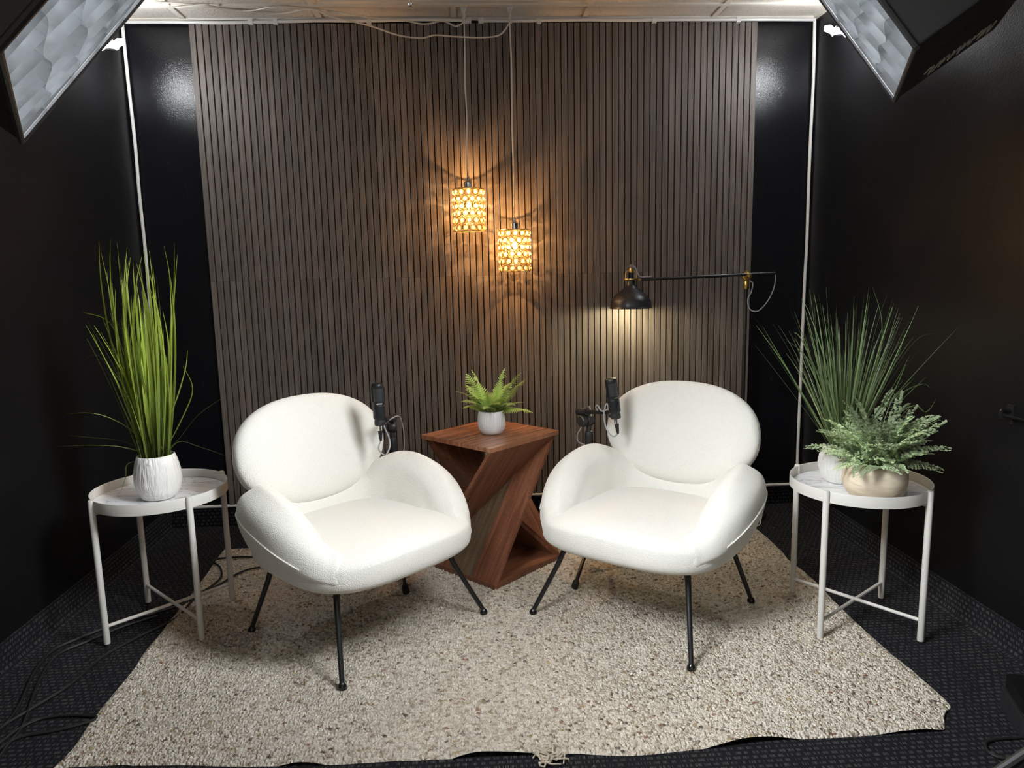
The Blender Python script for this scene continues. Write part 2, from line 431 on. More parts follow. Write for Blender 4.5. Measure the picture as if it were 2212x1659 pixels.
struct(uvquad('wall_right', [(XR,0,-.1),(XR,YF,-.1),(XR,YF,H+.1),(XR,0,H+.1)], [(0,0)]*4, 'wall', (0.1,0,0)))
BH = 0.098
struct(uvquad('baseboard_back', [(XL,-.009,0),(XR,-.009,0),(XR,-.009,BH),(XL,-.009,BH)], [(XL,0.03),(XR,0.03),(XR,BH+.03),(XL,BH+.03)], 'carpet', (0,0.009,0)))
def side_base(name, X, s):
    # carpet turned up the wall with a small cove at the foot
    prof = [(0.030, 0.0), (0.016, 0.004), (0.010, 0.016), (0.008, 0.03), (0.008, BH), (0.0, BH)]
    mb = MB(); ys = [YF, YB]; acc = 0; L = []
    for i, (d, z) in enumerate(prof):
        if i: acc += math.hypot(d-prof[i-1][0], z-prof[i-1][1])
        L.append(acc)
    mb.uv = []
    for (d, z), a in zip(prof, L):
        for y in ys: mb.v.append((X+s*d, y, z)); mb.uv.append((y, a))
    for i in range(len(prof)-1):
        q = (2*i, 2*i+1, 2*i+3, 2*i+2); mb.f.append(q if s > 0 else q[::-1]); mb.mi.append(0)
    return struct(mb.build(name, 'carpet', None, smooth=True, angle=1.0))
side_base('baseboard_left', XL, 1); side_base('baseboard_right', XR, -1)

# ceiling: slab, bars, tiles
ceil = struct(MB().box((XL-.1, YF, H+.03), (XR+.1, .1, H+.13)).build('ceiling', 'tile', None, smooth=False))
GX0, GP = -1.2537, 0.61
xs = [XL] + [GX0+GP*k for k in range(5)] + [XR]
ysl = [0.0, -0.178, -0.178-.61, -0.178-1.22, -0.178-1.83, -0.178-2.44, -0.178-3.05, -0.178-3.66, YF]
def tile_cell(x0, x1, y0, y1):
    g = 0.011; mb = MB()
    a, b, c, d = x0+g, x1-g, y0+g, y1-g
    V = [(a,c,H+.03),(b,c,H+.03),(b,d,H+.03),(a,d,H+.03),(a,c,H+.006),(b,c,H+.006),(b,d,H+.006),(a,d,H+.006),
         (a+.012,c+.012,H-.002),(b-.012,c+.012,H-.002),(b-.012,d-.012,H-.002),(a+.012,d-.012,H-.002)]
    F = [(0,1,2,3),(11,10,9,8)] + [(k,4+k,4+(k+1)%4,(k+1)%4) for k in range(4)] + [(4+k,8+k,8+(k+1)%4,4+(k+1)%4) for k in range(4)]
    mb.add(V, F); mb.build('ceiling_tile', 'tile', ceil, smooth=False)
for j in range(len(ysl)-1):
    for i in range(len(xs)-1):
        if i in (2, 3) and j == 1: continue
        tile_cell(xs[i], xs[i+1], ysl[j+1], ysl[j])
# the 2x4 light troffer set crosswise between two bars (switched off)
tro = thing('ceiling_troffer', 'white metal light troffer set in the ceiling grid above the slat wall', 'ceiling light', ((xs[2]+xs[4])/2, (ysl[1]+ysl[2])/2, H))
hw, hd = (xs[4]-xs[2])/2-.012, .305-.012
mb = MB(); mb.box((-hw,-hd,.0),(hw,-hd+.03,.03)); mb.box((-hw,hd-.03,0),(hw,hd,.03)); mb.box((-hw,-hd+.03,0),(-hw+.03,hd-.03,.03)); mb.box((hw-.03,-hd+.03,0),(hw,hd-.03,.03)); mb.build('frame', 'tbar', tro, smooth=False)
MB().box((-hw+.03,-hd+.03,.008),(hw-.03,hd-.03,.03)).build('lens', 'white_plastic', tro, smooth=False)
MB().lathe([(0.0,-.012),(.006,-.011),(.009,-.004),(.010,.0),(.006,.004)],12,(-.219-tro.location.x,-.19-tro.location.y,0)).build('latch_screw', 'chrome', tro)
for x in xs[1:-1]:
    for j in range(len(ysl)-1):
        if x == xs[3] and j == 1: continue
        MB().box((x-.012, ysl[j+1]+(.012 if j<len(ysl)-2 else 0), H-.006), (x+.012, ysl[j]-.012*(j>0), H+.03)).build('ceiling_bar', 'tbar', ceil, smooth=False)
for y in ysl[1:-1]:
    MB().box((XL, y-.012, H-.007), (XR, y+.012, H+.03)).build('ceiling_bar', 'tbar', ceil, smooth=False)
for nm, lo, hi in (('trim_1', (XL,-.022,H-.012), (XR,0,H+.03)), ('trim_2', (XL,YF,H-.012), (XL+.022,-.022,H+.03)), ('trim_3', (XR-.022,YF,H-.012), (XR,-.022,H+.03))):
    struct(MB().box(lo, hi).build(nm, 'tbar', None, smooth=False))

# ------------------------------------------------------------------ slatted wall panel
SX0, SX1, SZT, SJ = -1.232, 1.399, 2.372, 1.218
slatwall = thing('slat_wall_panel', 'wide brown wood slat panelling with black gaps covering the back wall', 'wall panel', (0, 0, 0))
MB().box((SX0, -.010, .10), (SX1, 0.0, SZT)).build('felt_backing', 'felt', slatwall, smooth=False)
NS = 87; pitch = (SX1-SX0)/NS
def slat_mesh(z0, z1):
    hwid = pitch*0.425; b = 0.0015; y0, y1 = -.010, -.021
    mb = MB(); P = [(-hwid,y0),(-hwid,y1+b),(-hwid+b,y1),(hwid-b,y1),(hwid,y1+b),(hwid,y0)]
    mb.prism([(x, y, z0) for x, y in P], (0, 0, z1-z0))
    return mb.mesh('slat', 'slat', smooth=False)
sm_lo, sm_hi = slat_mesh(.10, SJ-.0003), slat_mesh(SJ+.0003, SZT)
for k in range(NS):
    for me in (sm_lo, sm_hi):
        o = link('slat', me, slatwall); o.location = (SX0+(k+.5)*pitch, random.uniform(-.0006, .0006), 0)

# white flexible light tube round the back wall
tb = thing('light_tube', 'thin white flexible tube framing the black back wall on all four sides', 'light tube')
def tubeobj(name, pts, r, mat, parent=None, n=8, sub=6):
    return MB().tube(crom(pts, sub), r, n).build(name, mat, parent)
def seg(a, b, k, amp):
    return [Vector(a).lerp(Vector(b), i/k) + Vector((random.uniform(-amp, amp), 0, random.uniform(-amp, amp))) for i in range(k+1)]
zt, yt = H-.022, -.030
tubeobj('top_run', seg((XL+.02, yt, zt), (0.03, yt, zt+.004), 7, .004), .0075, 'white_plastic', tb)
tubeobj('top_run', seg((0.10, yt, zt+.002), (XR-.02, yt, zt), 7, .003), .0075, 'white_plastic', tb)
MB().tube([(0.03,yt,zt+.004),(0.06,yt,zt+.006),(0.10,yt,zt+.002)], .002, 6).build('link_wire', 'white_plastic', tb)
for x in (0.035, 0.092): MB().box((x-.012, yt-.010, zt-.010), (x+.012, yt+.01, zt+.013)).build('connector', 'white_plastic', tb, smooth=False)
for x in (-.95,-.84,-.42,.36,.9,1.3): MB().box((x-.01, yt-.009, zt-.012), (x+.01, yt+.012, zt+.008)).build('clip', 'white_plastic', tb, smooth=False)
for X in (XL+.014, XR-.014):
    s = 1 if X < 0 else -1
    tubeobj('corner_run', seg((X, -.02, zt), (X, -.018, .10), 9, .003), .0075, 'white_plastic', tb)
tubeobj('bottom_run', seg((XL+.01, -.017, .105), (XR-.01, -.017, .105), 10, .0025), .0075, 'white_plastic', tb)

# ------------------------------------------------------------------ rug
def hash2(i, j, s):
    h = np.sin(i*127.1+j*311.7+s*74.7)*43758.5453; return h-np.floor(h)
def vnoise(x, y, s):
    i, j = np.floor(x), np.floor(y); fx, fy = x-i, y-j; fx = fx*fx*(3-2*fx); fy = fy*fy*(3-2*fy)
    a = hash2(i,j,s); b = hash2(i+1,j,s); c = hash2(i,j+1,s); d = hash2(i+1,j+1,s)
    return (a*(1-fx)+b*fx)*(1-fy)+(c*(1-fx)+d*fx)*fy
RUG_H = 0.011
def make_rug():
    nx, ny = 1000, 630
    U, V = np.meshgrid(np.linspace(0, 1, nx), np.linspace(0, 1, ny))
    xl = -1.157+.055*V; xr = 1.325-.012*V
    X = xl+(xr-xl)*U
    yb = -.345+.02*U
    yf = np.interp(X, [-1.16,-.6,.18,.8,1.23,1.33], [-1.845,-1.872,-1.912,-1.905,-1.892,-1.865])
    Y = yb+(yf-yb)*V
    # wavy bound edges, rounded corners
    we = np.exp(-((1-V)*24)); Y += we*((vnoise(X*5, X*0+3, 1)-.5)*.035)
    we = np.exp(-(V*24)); Y += we*((vnoise(X*9, X*0+7, 2)-.5)*.03)
    we = np.exp(-((1-U)*30)); X += we*((vnoise(Y*8, Y*0, 3)-.5)*.02)
    we = np.exp(-(U*30)); X += we*((vnoise(Y*8, Y*0, 4)-.5)*.02)
    cr = np.clip((U-.955)/.045,0,1)**2*np.clip((V-.94)/.06,0,1)**2
    X -= cr*.05; Y += cr*.05
    # loops: jittered cells, stretched a little along the rows
    cs = .0104; gx, gy = X/cs, Y/(cs*.92)
    best = np.full(X.shape, 9.); sec = np.full(X.shape, 9.); bi = np.zeros(X.shape); bj = np.zeros(X.shape)
    i0, j0 = np.floor(gx), np.floor(gy)
    for di in (-1, 0, 1):
        for dj in (-1, 0, 1):
            ii, jj = i0+di, j0+dj
            d = np.hypot(gx-(ii+.12+.76*hash2(ii,jj,5)), gy-(jj+.12+.76*hash2(ii,jj,6)))
            m = d < best; sec = np.where(m, best, np.minimum(sec, d)); best = np.where(m, d, best)
            bi = np.where(m, ii, bi); bj = np.where(m, jj, bj)
    dome = np.clip((sec-best)*1.5, 0, 1)**.6
    r1, r2, r3 = hash2(bi,bj,11), hash2(bi,bj,12), hash2(bi,bj,13)
    drop = np.clip(np.minimum(np.minimum(U*90, (1-U)*90), np.minimum(V*60, (1-V)*60)), 0, 1)**.5
    Z = .001+drop*(RUG_H-.0075+.0072*dome*(.6+.6*r1)+.002*(vnoise(X*6,Y*6,9)-.5))
    lift = np.exp(-((1-V)*20))*np.clip((vnoise(X*4.3,X*0+1,8)-.62)*.09,0,1); Z += lift
    c = np.zeros(X.shape+(4,)); c[..., 3] = 1
    base = np.stack([.70+.12*r1, .635+.115*r1, .545+.105*r1], -1)
    stripe = vnoise(X*28, Y*3.2, 21)*.6+vnoise(X*60, Y*9, 22)*.4; patch = vnoise(X*3.1+7, Y*2.3, 23)
    thr = .055+.20*np.clip(stripe-.5, 0, 1)+.10*np.clip(patch-.5, 0, 1)
    tan = np.stack([.46+.14*r3, .385+.12*r3, .30+.10*r3], -1); dk = np.stack([.16+.1*r3, .14+.09*r3, .12+.08*r3], -1)
    ochre = np.array([.50,.40,.24]); rust = np.array([.36,.22,.16])
    col = base.copy()
    m = r2 < thr*1.1; col[m] = tan[m]
    m = (r2 > .985); col[m] = ochre
    m = (r2 > .994); col[m] = rust
    m = r2 < thr*.12; col[m] = dk[m]
    pk = np.clip(.96+.10*(patch-.5), 0, 2)[..., None]; col = col*pk
    col *= (.66+.34*dome)[..., None] if False else 1.0
    c[..., :3] = col
    verts = np.stack([X, Y, Z], -1).reshape(-1, 3)
    idx = np.arange(nx*ny).reshape(ny, nx)
    quads = np.stack([idx[:-1,:-1], idx[1:,:-1], idx[1:,1:], idx[:-1,1:]], -1).reshape(-1, 4)
    me = bpy.data.meshes.new('rug'); me.vertices.add(len(verts)); me.vertices.foreach_set('co', verts.ravel())
    me.loops.add(quads.size); me.loops.foreach_set('vertex_index', quads.ravel())
    me.polygons.add(len(quads)); me.polygons.foreach_set('loop_start', np.arange(len(quads))*4)
    me.polygons.foreach_set('use_smooth', np.ones(len(quads), bool))
    me.update(calc_edges=True)
    ca = me.color_attributes.new('Col', 'FLOAT_COLOR', 'POINT'); ca.data.foreach_set('color', c.reshape(-1))
    me.materials.append(MT['rug']); return me
rug = tag(link('rug', make_rug()), 'large oatmeal wool loop rug with brown flecks under the armchairs', 'rug')
# frayed yarn tufts on the rug's edge
def tuft(px, py, n, L, z):
    c = at_z(px, py, z); mb = MB()
    for k in range(n):
        a = random.uniform(0, 2*PI); r = random.uniform(.3, 1)*L
        p0 = c+Vector((random.uniform(-.02,.02), random.uniform(-.02,.02), 0)); p2 = p0+Vector((math.cos(a)*r, math.sin(a)*r*.8, -.002))
        p1 = (p0+p2)/2+Vector((random.uniform(-.02,.02), random.uniform(-.02,.02), random.uniform(.006,.018)))
        mb.tube(crom([p0,p1,p2],4), .0022, 5)
    o = mb.build('yarn_tuft', simple('yarn', (.50,.44,.35), .95), rug); o['kind'] = 'stuff'
tuft(1185, 1635, 34, .05, .008); tuft(1712, 1292, 26, .04, .012)

# ------------------------------------------------------------------ armchairs
def chair_section(c):
    th, zt, zs, zb = c
    P = [(0, zs), (.014, zs+.58*(zt-zs)), (.05*th/.12, zt-.006), (.62*th, zt), (.95*th, zt-.035), (1.08*th, zt-.10), (th+.03, .37), (th+.03, zb+.02), (.11, zb), (.045, zb+.33*(zs-zb)), (.010, zb+.72*(zs-zb))]
    return crom(P, 4, True)
HALF = [  # x, y, thickness, top, seam, bottom
    (0, .315, .12, .452, .402, .257), (.14, .308, .12, .460, .410, .257), (.255, .270, .13, .505, .440, .257), (.340, .185, .14, .545, .460, .257),
    (.380, .080, .145, .558, .458, .254), (.388, -.03, .145, .545, .434, .252), (.375, -.13, .14, .512, .400, .252), (.340, -.215, .13, .462, .362, .254), (.290, -.275, .11, .405, .330, .260)]
def chair_shell():
    half = crom(HALF, 6)
    path = [np.array([-p[0], *p[1:]]) for p in half[:0:-1]] + half
    n = len(path); mb = MB(); rings = []
    for i, p in enumerate(path):
        d = path[min(i+1, n-1)][:2]-path[max(i-1, 0)][:2]; d = d/np.linalg.norm(d)
        inn = np.array([d[1], -d[0]])          # travelling left->back->right, inward is to the right
        sec = np.array(chair_section(p[2:]))
        rings.append([(p[0]+inn[0]*s[0], p[1]+inn[1]*s[0], s[1]) for s in sec])
    # rounded front ends
    def endcap(i, sgn):
        base = np.array(rings[i]); cen = base.mean(0); d = np.array([-.35*sgn, -1.0, 0]); d /= np.linalg.norm(d); out = []
        for a in (.25, .5, .72, .88, .97):
            out.append([tuple(cen+(b-cen)*math.sqrt(1-a*a)+d*a*.045) for b in base])
        return out
    pre = endcap(0, -1)[::-1]; post = endcap(n-1, 1)
    rings = pre+rings+post; m = len(rings[0])
    for r in rings: mb.v += r
    for i in range(len(rings)-1):
        for k in range(m): mb.f.append((i*m+k, i*m+(k+1) % m, (i+1)*m+(k+1) % m, (i+1)*m+k))
    mb.f.append(tuple(range(m-1, -1, -1))); mb.f.append(tuple((len(rings)-1)*m+k for k in range(m)))
    mb.mi = [0]*len(mb.f)
    seam = [(p[0], p[1], p[4]) for p in path]
    return mb, seam
def superellipsoid(ax, ay, az, e1, e2, nu=48, nv=24, fn=None):
    mb = MB(); sg = lambda v, e: math.copysign(abs(v)**e, v)
    for j in range(nv+1):
        ph = -PI/2+PI*j/nv
        for i in range(nu):
            t = 2*PI*i/nu
            p = (ax*sg(math.cos(ph), e1)*sg(math.cos(t), e2), ay*sg(math.cos(ph), e1)*sg(math.sin(t), e2), az*sg(math.sin(ph), e1))
            mb.v.append(fn(*p) if fn else p)
    for j in range(nv):
        for i in range(nu): mb.f.append((j*nu+i, j*nu+(i+1) % nu, (j+1)*nu+(i+1) % nu, (j+1)*nu+i))
    mb.mi = [0]*len(mb.f); return mb
def make_chair(c, f, feet, label):
    t = thing('armchair', label, 'armchair', (c[0], c[1], RUG_H-.003), math.atan2(f[0], -f[1]), 'white boucle armchairs')
    MW = Matrix.Translation(t.location) @ Matrix.Rotation(t.rotation_euler[2], 4, 'Z'); IW = MW.inverted()
    feet = [IW @ Vector((x, y, t.location.z)) for x, y in feet]
    sh, seam = chair_shell()
    shell = sh.build('arm_shell', 'boucle', t, angle=3)
    off = [(x*1.004, y+(.002 if y > .2 else 0), z) for x, y, z in seam]
    MB().tube(off[7:-7], .0024, 6).build('seam', 'boucle', shell)
    def seat(x, y, z):
        yy = y-.040; front = max(0, -y/.305)
        zz = z+.320+.018*(1-(x/.34)**2)*(1 if z > 0 else .2)+.012*front*(1 if z > 0 else -.3)
        yy -= .022*(1-(x/.34)**2)*front
        return (x, yy, zz)
    superellipsoid(.338, .292, .064, .66, .56, 72, 28, seat).build('seat', 'boucle', t, angle=3)
    def back(x, y, z):
        # x across, z up, y thickness
        u = x/.304; v = z/.180
        xx = x*(1-.05*v)
        yy = y*(1+.0*u) - .30*x*x + .03*(1-u*u)*(0)
        zz = z+(.006*(1-u*u) if v > 0 else -.030*(1-abs(u)**1.6)*min(1, -v*1.3))
        a = .24; y2 = yy*math.cos(a)+zz*math.sin(a); z2 = -yy*math.sin(a)+zz*math.cos(a)
        return (xx, y2+.275, z2+.614)
    mb = superellipsoid(.304, .180, .062, .70, .86, 64, 28, None)
    mb.v = [back(p[0], -p[2], p[1]) for p in mb.v]
    mb.build('backrest', 'boucle', t, angle=3)
    MB().lathe([(.014,-.02),(.014,.02)],12,(0,.335,.44),(0,.25,1)).build('back_post', 'black_metal', t)
    mb = MB(); 
    for s in (-1, 1): mb.tube([(s*.2,-.17,.250),(s*.2,.19,.250)], .011, 10)
    mb.tube([(-.2,-.02,.250),(.2,-.02,.250)], .011, 10); mb.build('under_frame', 'black_metal', t)
    for sx in (-1, 1):
        for sy in (-1, 1):
            ft = min(feet, key=lambda p: (p.x-.31*sx)**2+(p.y-.28*sy)**2); fx, fy = ft.x, ft.y
            k1, k2 = Vector((sx*.19, sy*.145, 0)), Vector((fx, fy, 0)); kk = lambda u, z: tuple(k1.lerp(k2, u)+Vector((0, 0, z)))
            pts = crom([kk(0, .252), kk(.26, .25), kk(.40, .232), kk(.55, .172), kk(1, .012)], 5)
            L = MB().tube(pts, [.0125-.0045*i/(len(pts)-1) for i in range(len(pts))], 14).build('leg', 'black_metal', t)
            MB().lathe([(.006,.02),(.010,.016),(.0135,.010),(.0145,.004),(.013,0.0)],16,(fx,fy,0)).build('foot_glide', 'black_gloss', L)
    return t
make_chair((-.420,-1.134), (.69,-.72), [(-.419,-1.552),(.016,-1.109),(-.800,-1.158),(-.365,-.715)], 'white boucle armchair with black legs beside the tall lime grass plant table')
make_chair((.631,-1.115), (-.63,-.78), [(.649,-1.55),(.195,-1.128),(1.005,-1.12),(.563,-.663)], 'white boucle armchair with black legs in front of the black reading lamp')

# ------------------------------------------------------------------ twisted wooden table
TZ, TT, BT = .575, .017, .024
tc_ = Vector((.068, -.632, 0)); rr = .288; a0 = math.radians(-91)
tw = thing('twist_table', 'red brown wooden side table with twisted folded panels between the armchairs', 'side table', tc_)
def cor(k, z, r=rr): a = a0+k*PI/2; return Vector((r*math.cos(a), r*math.sin(a), z))
def clip(poly, nrm, d, keep_less):
    out = []
    for i in range(len(poly)):
        a, b = poly[i], poly[(i+1) % len(poly)]; da, db = a.dot(nrm)-d, b.dot(nrm)-d
        if not keep_less: da, db = -da, -db
        if da <= 0: out.append(a)
        if (da < 0 < db) or (db < 0 < da): out.append(a+(b-a)*(da/(da-db)))
    return out
def planks(name, poly, along, cuts, inward, th, mats, parent):
    """split a flat polygon into boards running along a direction"""
    nrm = (poly[1]-poly[0]).cross(poly[2]-poly[0]).normalized()
    if nrm.dot(inward) < 0: nrm = -nrm
    al = (along-nrm*along.dot(nrm)).normalized(); ac = nrm.cross(al)
    ds = [p.dot(ac) for p in poly]; lo, hi = min(ds), max(ds); e = [0]+list(cuts)+[1]
    for k in range(len(e)-1):
        d0, d1 = lo+(hi-lo)*e[k]+.0005, lo+(hi-lo)*e[k+1]-.0005
        pc = clip(clip(poly, ac, d1, True), ac, d0, False)
        if len(pc) < 3: continue
        n = len(pc); mb = MB(); mb.prism(pc, nrm*(th+random.uniform(-.0004,.0004)))
        mb.uv = [(p.dot(al), p.dot(ac)) for p in pc]+[((p+nrm*th).dot(al), (p+nrm*th).dot(ac)) for p in pc]
        mb.build(name, mats[k % len(mats)], parent, smooth=False)
top = [cor(k, TZ) for k in range(4)]       # 0 front, 1 right, 2 back, 3 left
planks('top_board', top, top[1]-top[0], (.27, .52, .76), Vector((0,0,-1)), TT, ['wood_top'], tw)
bot = [cor(k, .004, rr*.99) for k in range(4)]
planks('base_board', bot, bot[1]-bot[0], (.33, .66), Vector((0,0,1)), BT, ['wood'], tw)
for k in (0, 2):                            # the two folded sides; the other two stay open
    F, R_ = cor(k, TZ-TT+.002, rr*.955), cor(k+1, TZ-TT+.002, rr*.955)
    L2, F2 = cor(k-1, BT, rr*.97), cor(k, BT, rr*.97)
    sh_ = cor(k, 0, .010); F, R_, L2, F2 = F+sh_, R_+sh_, L2+sh_*.6, F2+sh_*.6
    RB = R_*1.0; RB.xy = RB.xy*.95; RB.z -= .003
    A = [F, R_, L2]; B = [RB, F2, L2]
    inA = -(F+R_)/2; inA.z = 0; inB = -(L2+F2)/2; inB.z = 0
    planks('side_board', A, L2-F, (.55,), inA, .013, ['wood'], tw)
    planks('side_board', B, F2-R_, (.33, .68), inB, .013, ['wood', 'wood_grey', 'wood'] if k == 0 else ['wood'], tw)

# ------------------------------------------------------------------ tray tables
def make_tray():
    t = thing('tray_table', '', 'side table')
    R0, zt = .222, .475
    MB().lathe([(0,zt),(R0-.003,zt),(R0-.003,zt+.032),(R0,zt+.034),(R0+.001,zt+.032),(R0+.001,zt-.004),(0,zt-.004)], 64).build('tray', 'white_metal', t)
    MB().lathe([(0,zt+.0005),(R0-.006,zt+.0005),(R0-.006,zt+.002),(0,zt+.002)], 64).build('marble_sheet', 'marble', t)
    legs = []
    for k in range(4):
        a = PI/4+k*PI/2; x, y = (R0+.004)*math.cos(a), (R0+.004)*math.sin(a)
        L = MB().lathe([(0,0),(.0098,.001),(.0105,.004),(.0105,.506),(.0085,.511),(0,.512)],14,(x,y,0)).build('leg', 'white_metal', t); legs.append((x,y))
        MB().tube([(x*.98,y*.98,zt-.012),(x*.7,y*.7,zt-.008)], .006, 8).build('tray_bracket', 'white_metal', L)
    for k in range(2):
        (x0,y0),(x1,y1) = legs[k], legs[k+2]; z = .062+.009*k
        MB().tube([(x0,y0,z),(0,0,z),(x1,y1,z)], .006, 8).build('cross_bar', 'white_metal', t)
    return t
tr1 = make_tray(); tr1.location = (-1.117,-1.036,.006); tr1.rotation_euler = (0,0,-.009)
tag(tr1, 'round white metal tray table carrying the tall lime grass plant', 'side table', 'white tray tables')
tr2 = copy_tree(tr1); tr2.location = (1.312,-1.266,.006); tr2.rotation_euler = (0,0,-.148)
tag(tr2, 'round white metal tray table carrying two potted plants', 'side table', 'white tray tables')
TRZ = .006+.475+.002

# ------------------------------------------------------------------ plants
def blade(pts, width, fold=.25, twist=0.0):
    """a folded ribbon leaf along pts, uv.y runs base to tip"""
    pts = [Vector(p) for p in pts]; n = len(pts); mb = MB(); mb.uv = []
    az = random.uniform(0, 2*PI); side0 = Vector((math.cos(az), math.sin(az), 0))
    for i, p in enumerate(pts):
        t = i/(n-1); d = (pts[min(i+1,n-1)]-pts[max(i-1,0)]).normalized()
        sd = Quaternion(d, twist*t) @ side0; sd = (sd-d*sd.dot(d)); sd = sd.normalized() if sd.length > 1e-4 else d.orthogonal().normalized()
        nn = d.cross(sd); wv = width*min(1, .55+1.6*t)*(1-t**2.2)+.0006
        for j, u in enumerate((-1, 0, 1)):
            mb.v.append(tuple(p+sd*(u*wv/2)+nn*(abs(u)*fold*wv*.5))); mb.uv.append((j/2, t))
    for i in range(n-1):
        for j in range(2): mb.f.append((i*3+j, i*3+j+1, (i+1)*3+j+1, (i+1)*3+j))
    mb.mi = [0]*len(mb.f); return mb
def arc_pts(p0, az, lean0, lean1, L, n=12):
    p = Vector(p0); out = [p.copy()]
    for i in range(n):
        t = (i+.5)/n; ln = lean0+(lean1-lean0)*t*t; st = L/n
        p = p+Vector((math.cos(az)*math.sin(ln), math.sin(az)*math.sin(ln), math.cos(ln)))*st; out.append(p.copy())
    return out
def pot_parts(t, prof, mat, soil_r, soil_z, n=48, rad=None):
    MB().lathe(prof, n, rad=rad).build('pot', mat, t, angle=1.2)
    MB().lathe([(0, soil_z+.004), (soil_r*.6, soil_z+.003), (soil_r, soil_z)], 24).build('soil', 'soil', t)

# tall lime grass on the left tray
pg = thing('potted_grass', 'tall lime green artificial grass in a white bark textured pot', 'potted plant', (-1.105,-1.075,TRZ))
pot_parts(pg, [(0,0),(.045,0),(.056,.004),(.072,.035),(.078,.065),(.076,.095),(.069,.13),(.062,.152),(.058,.155),(.056,.150),(.060,.12),(0,.115)], 'pot_white', .058, .135)
rnd = random.Random(11)
for k in range(135):
    r = .045*math.sqrt(rnd.random()); a = rnd.uniform(0, 2*PI); p0 = (r*math.cos(a), r*math.sin(a), .13)
    az = a+rnd.gauss(0, .5); L = rnd.uniform(.36, .76) if k < 95 else rnd.uniform(.30, .55)
    l0 = rnd.uniform(.05, .20) if k < 95 else rnd.uniform(.12, .32)
    l1 = (rnd.gauss(-.12, .12) if k < 95 else l0+rnd.gauss(.10, .15))
    if k >= 95: az = PI+rnd.gauss(0, .7)
    wd = rnd.uniform(.008, .015) if k < 80 else rnd.uniform(.003, .006)
    blade(arc_pts(p0, az, l0, l1, L), wd, .3, rnd.uniform(-2.2, 2.2)).build('leaf', 'leaf_lime', pg, angle=2)
def aim_blade(par, origin, pxs, Y, wd, mat):
    pts = [Vector(origin)]+[at_y(x, y, Y)-par.location for x, y in pxs]
    blade([Vector(p) for p in crom(pts, 5)], wd, .3).build('leaf', mat, par, angle=2)
for pxs in ([(285,930),(215,895),(145,893)], [(270,955),(190,945),(145,940)], [(275,968),(200,962),(120,965)], [(385,950),(430,895),(495,851)],
            [(385,955),(430,965),(503,990)], [(395,900),(416,840),(395,790)], [(272,800),(240,700),(180,675)], [(262,760),(235,620),(218,545)],
            [(268,850),(215,770),(178,780)], [(280,1000),(272,1030),(262,1060)], [(300,880),(235,790),(200,720)], [(375,880),(400,800),(405,757)]):
    aim_blade(pg, (rnd.uniform(-.03,.03), rnd.uniform(-.02,.02), .135), pxs, -1.075+rnd.uniform(-.03,.03), .0042, 'leaf_lime')

# dark grass at the back of the right tray
pd = thing('potted_grass', 'dark green thin bladed grass in a white dimpled pot behind the fern', 'potted plant', (1.285,-1.195,TRZ))
pot_parts(pd, [(0,0),(.042,0)]+[(.044+.032*math.sin(PI*(.06+.80*k/27))**.8, .002+.119*k/27) for k in range(28)]+[(.056,.125),(.053,.120),(.062,.09),(0,.085)], 'pot_weave', .058, .105, 200,
          lambda a, j: 1+(.030 if (math.cos(a*40) > -.35 and 1 < j < 30 and j % 3) else 0))
rnd = random.Random(5)
for k in range(150):
    r = .042*math.sqrt(rnd.random()); a = rnd.uniform(0, 2*PI); az = a+rnd.gauss(0, .35)
    l0 = abs(rnd.gauss(0, .30)); l1 = l0+rnd.gauss(.12, .14); L = rnd.uniform(.34, .58)
    if math.cos(az) > .3: l0 = min(l0*1.35, .60); l1 = min(l1, .72)
    blade(arc_pts((r*math.cos(a), r*math.sin(a), .105), az, l0, l1, L), rnd.uniform(.0026, .0052) if k > 25 else rnd.uniform(.006, .009), .35, rnd.uniform(-1, 1)).build('leaf', 'leaf_dark', pd, angle=2)
for pxs in ([(1800,860),(1740,770),(1700,735)], [(1790,870),(1735,740),(1715,718)], [(1820,800),(1790,700),(1748,660)], [(1890,800),(1905,700),(1885,620)],
            [(1930,800),(1985,730),(2028,722)], [(1935,860),(1990,830),(2010,838)], [(1960,880),(2000,890),(2022,862)], [(1830,950),(1805,900),(1792,858)]):
    aim_blade(pd, (rnd.uniform(-.03,.03), rnd.uniform(-.02,.02), .105), pxs, -1.195+rnd.uniform(-.04,.04), .005, 'leaf_dark')

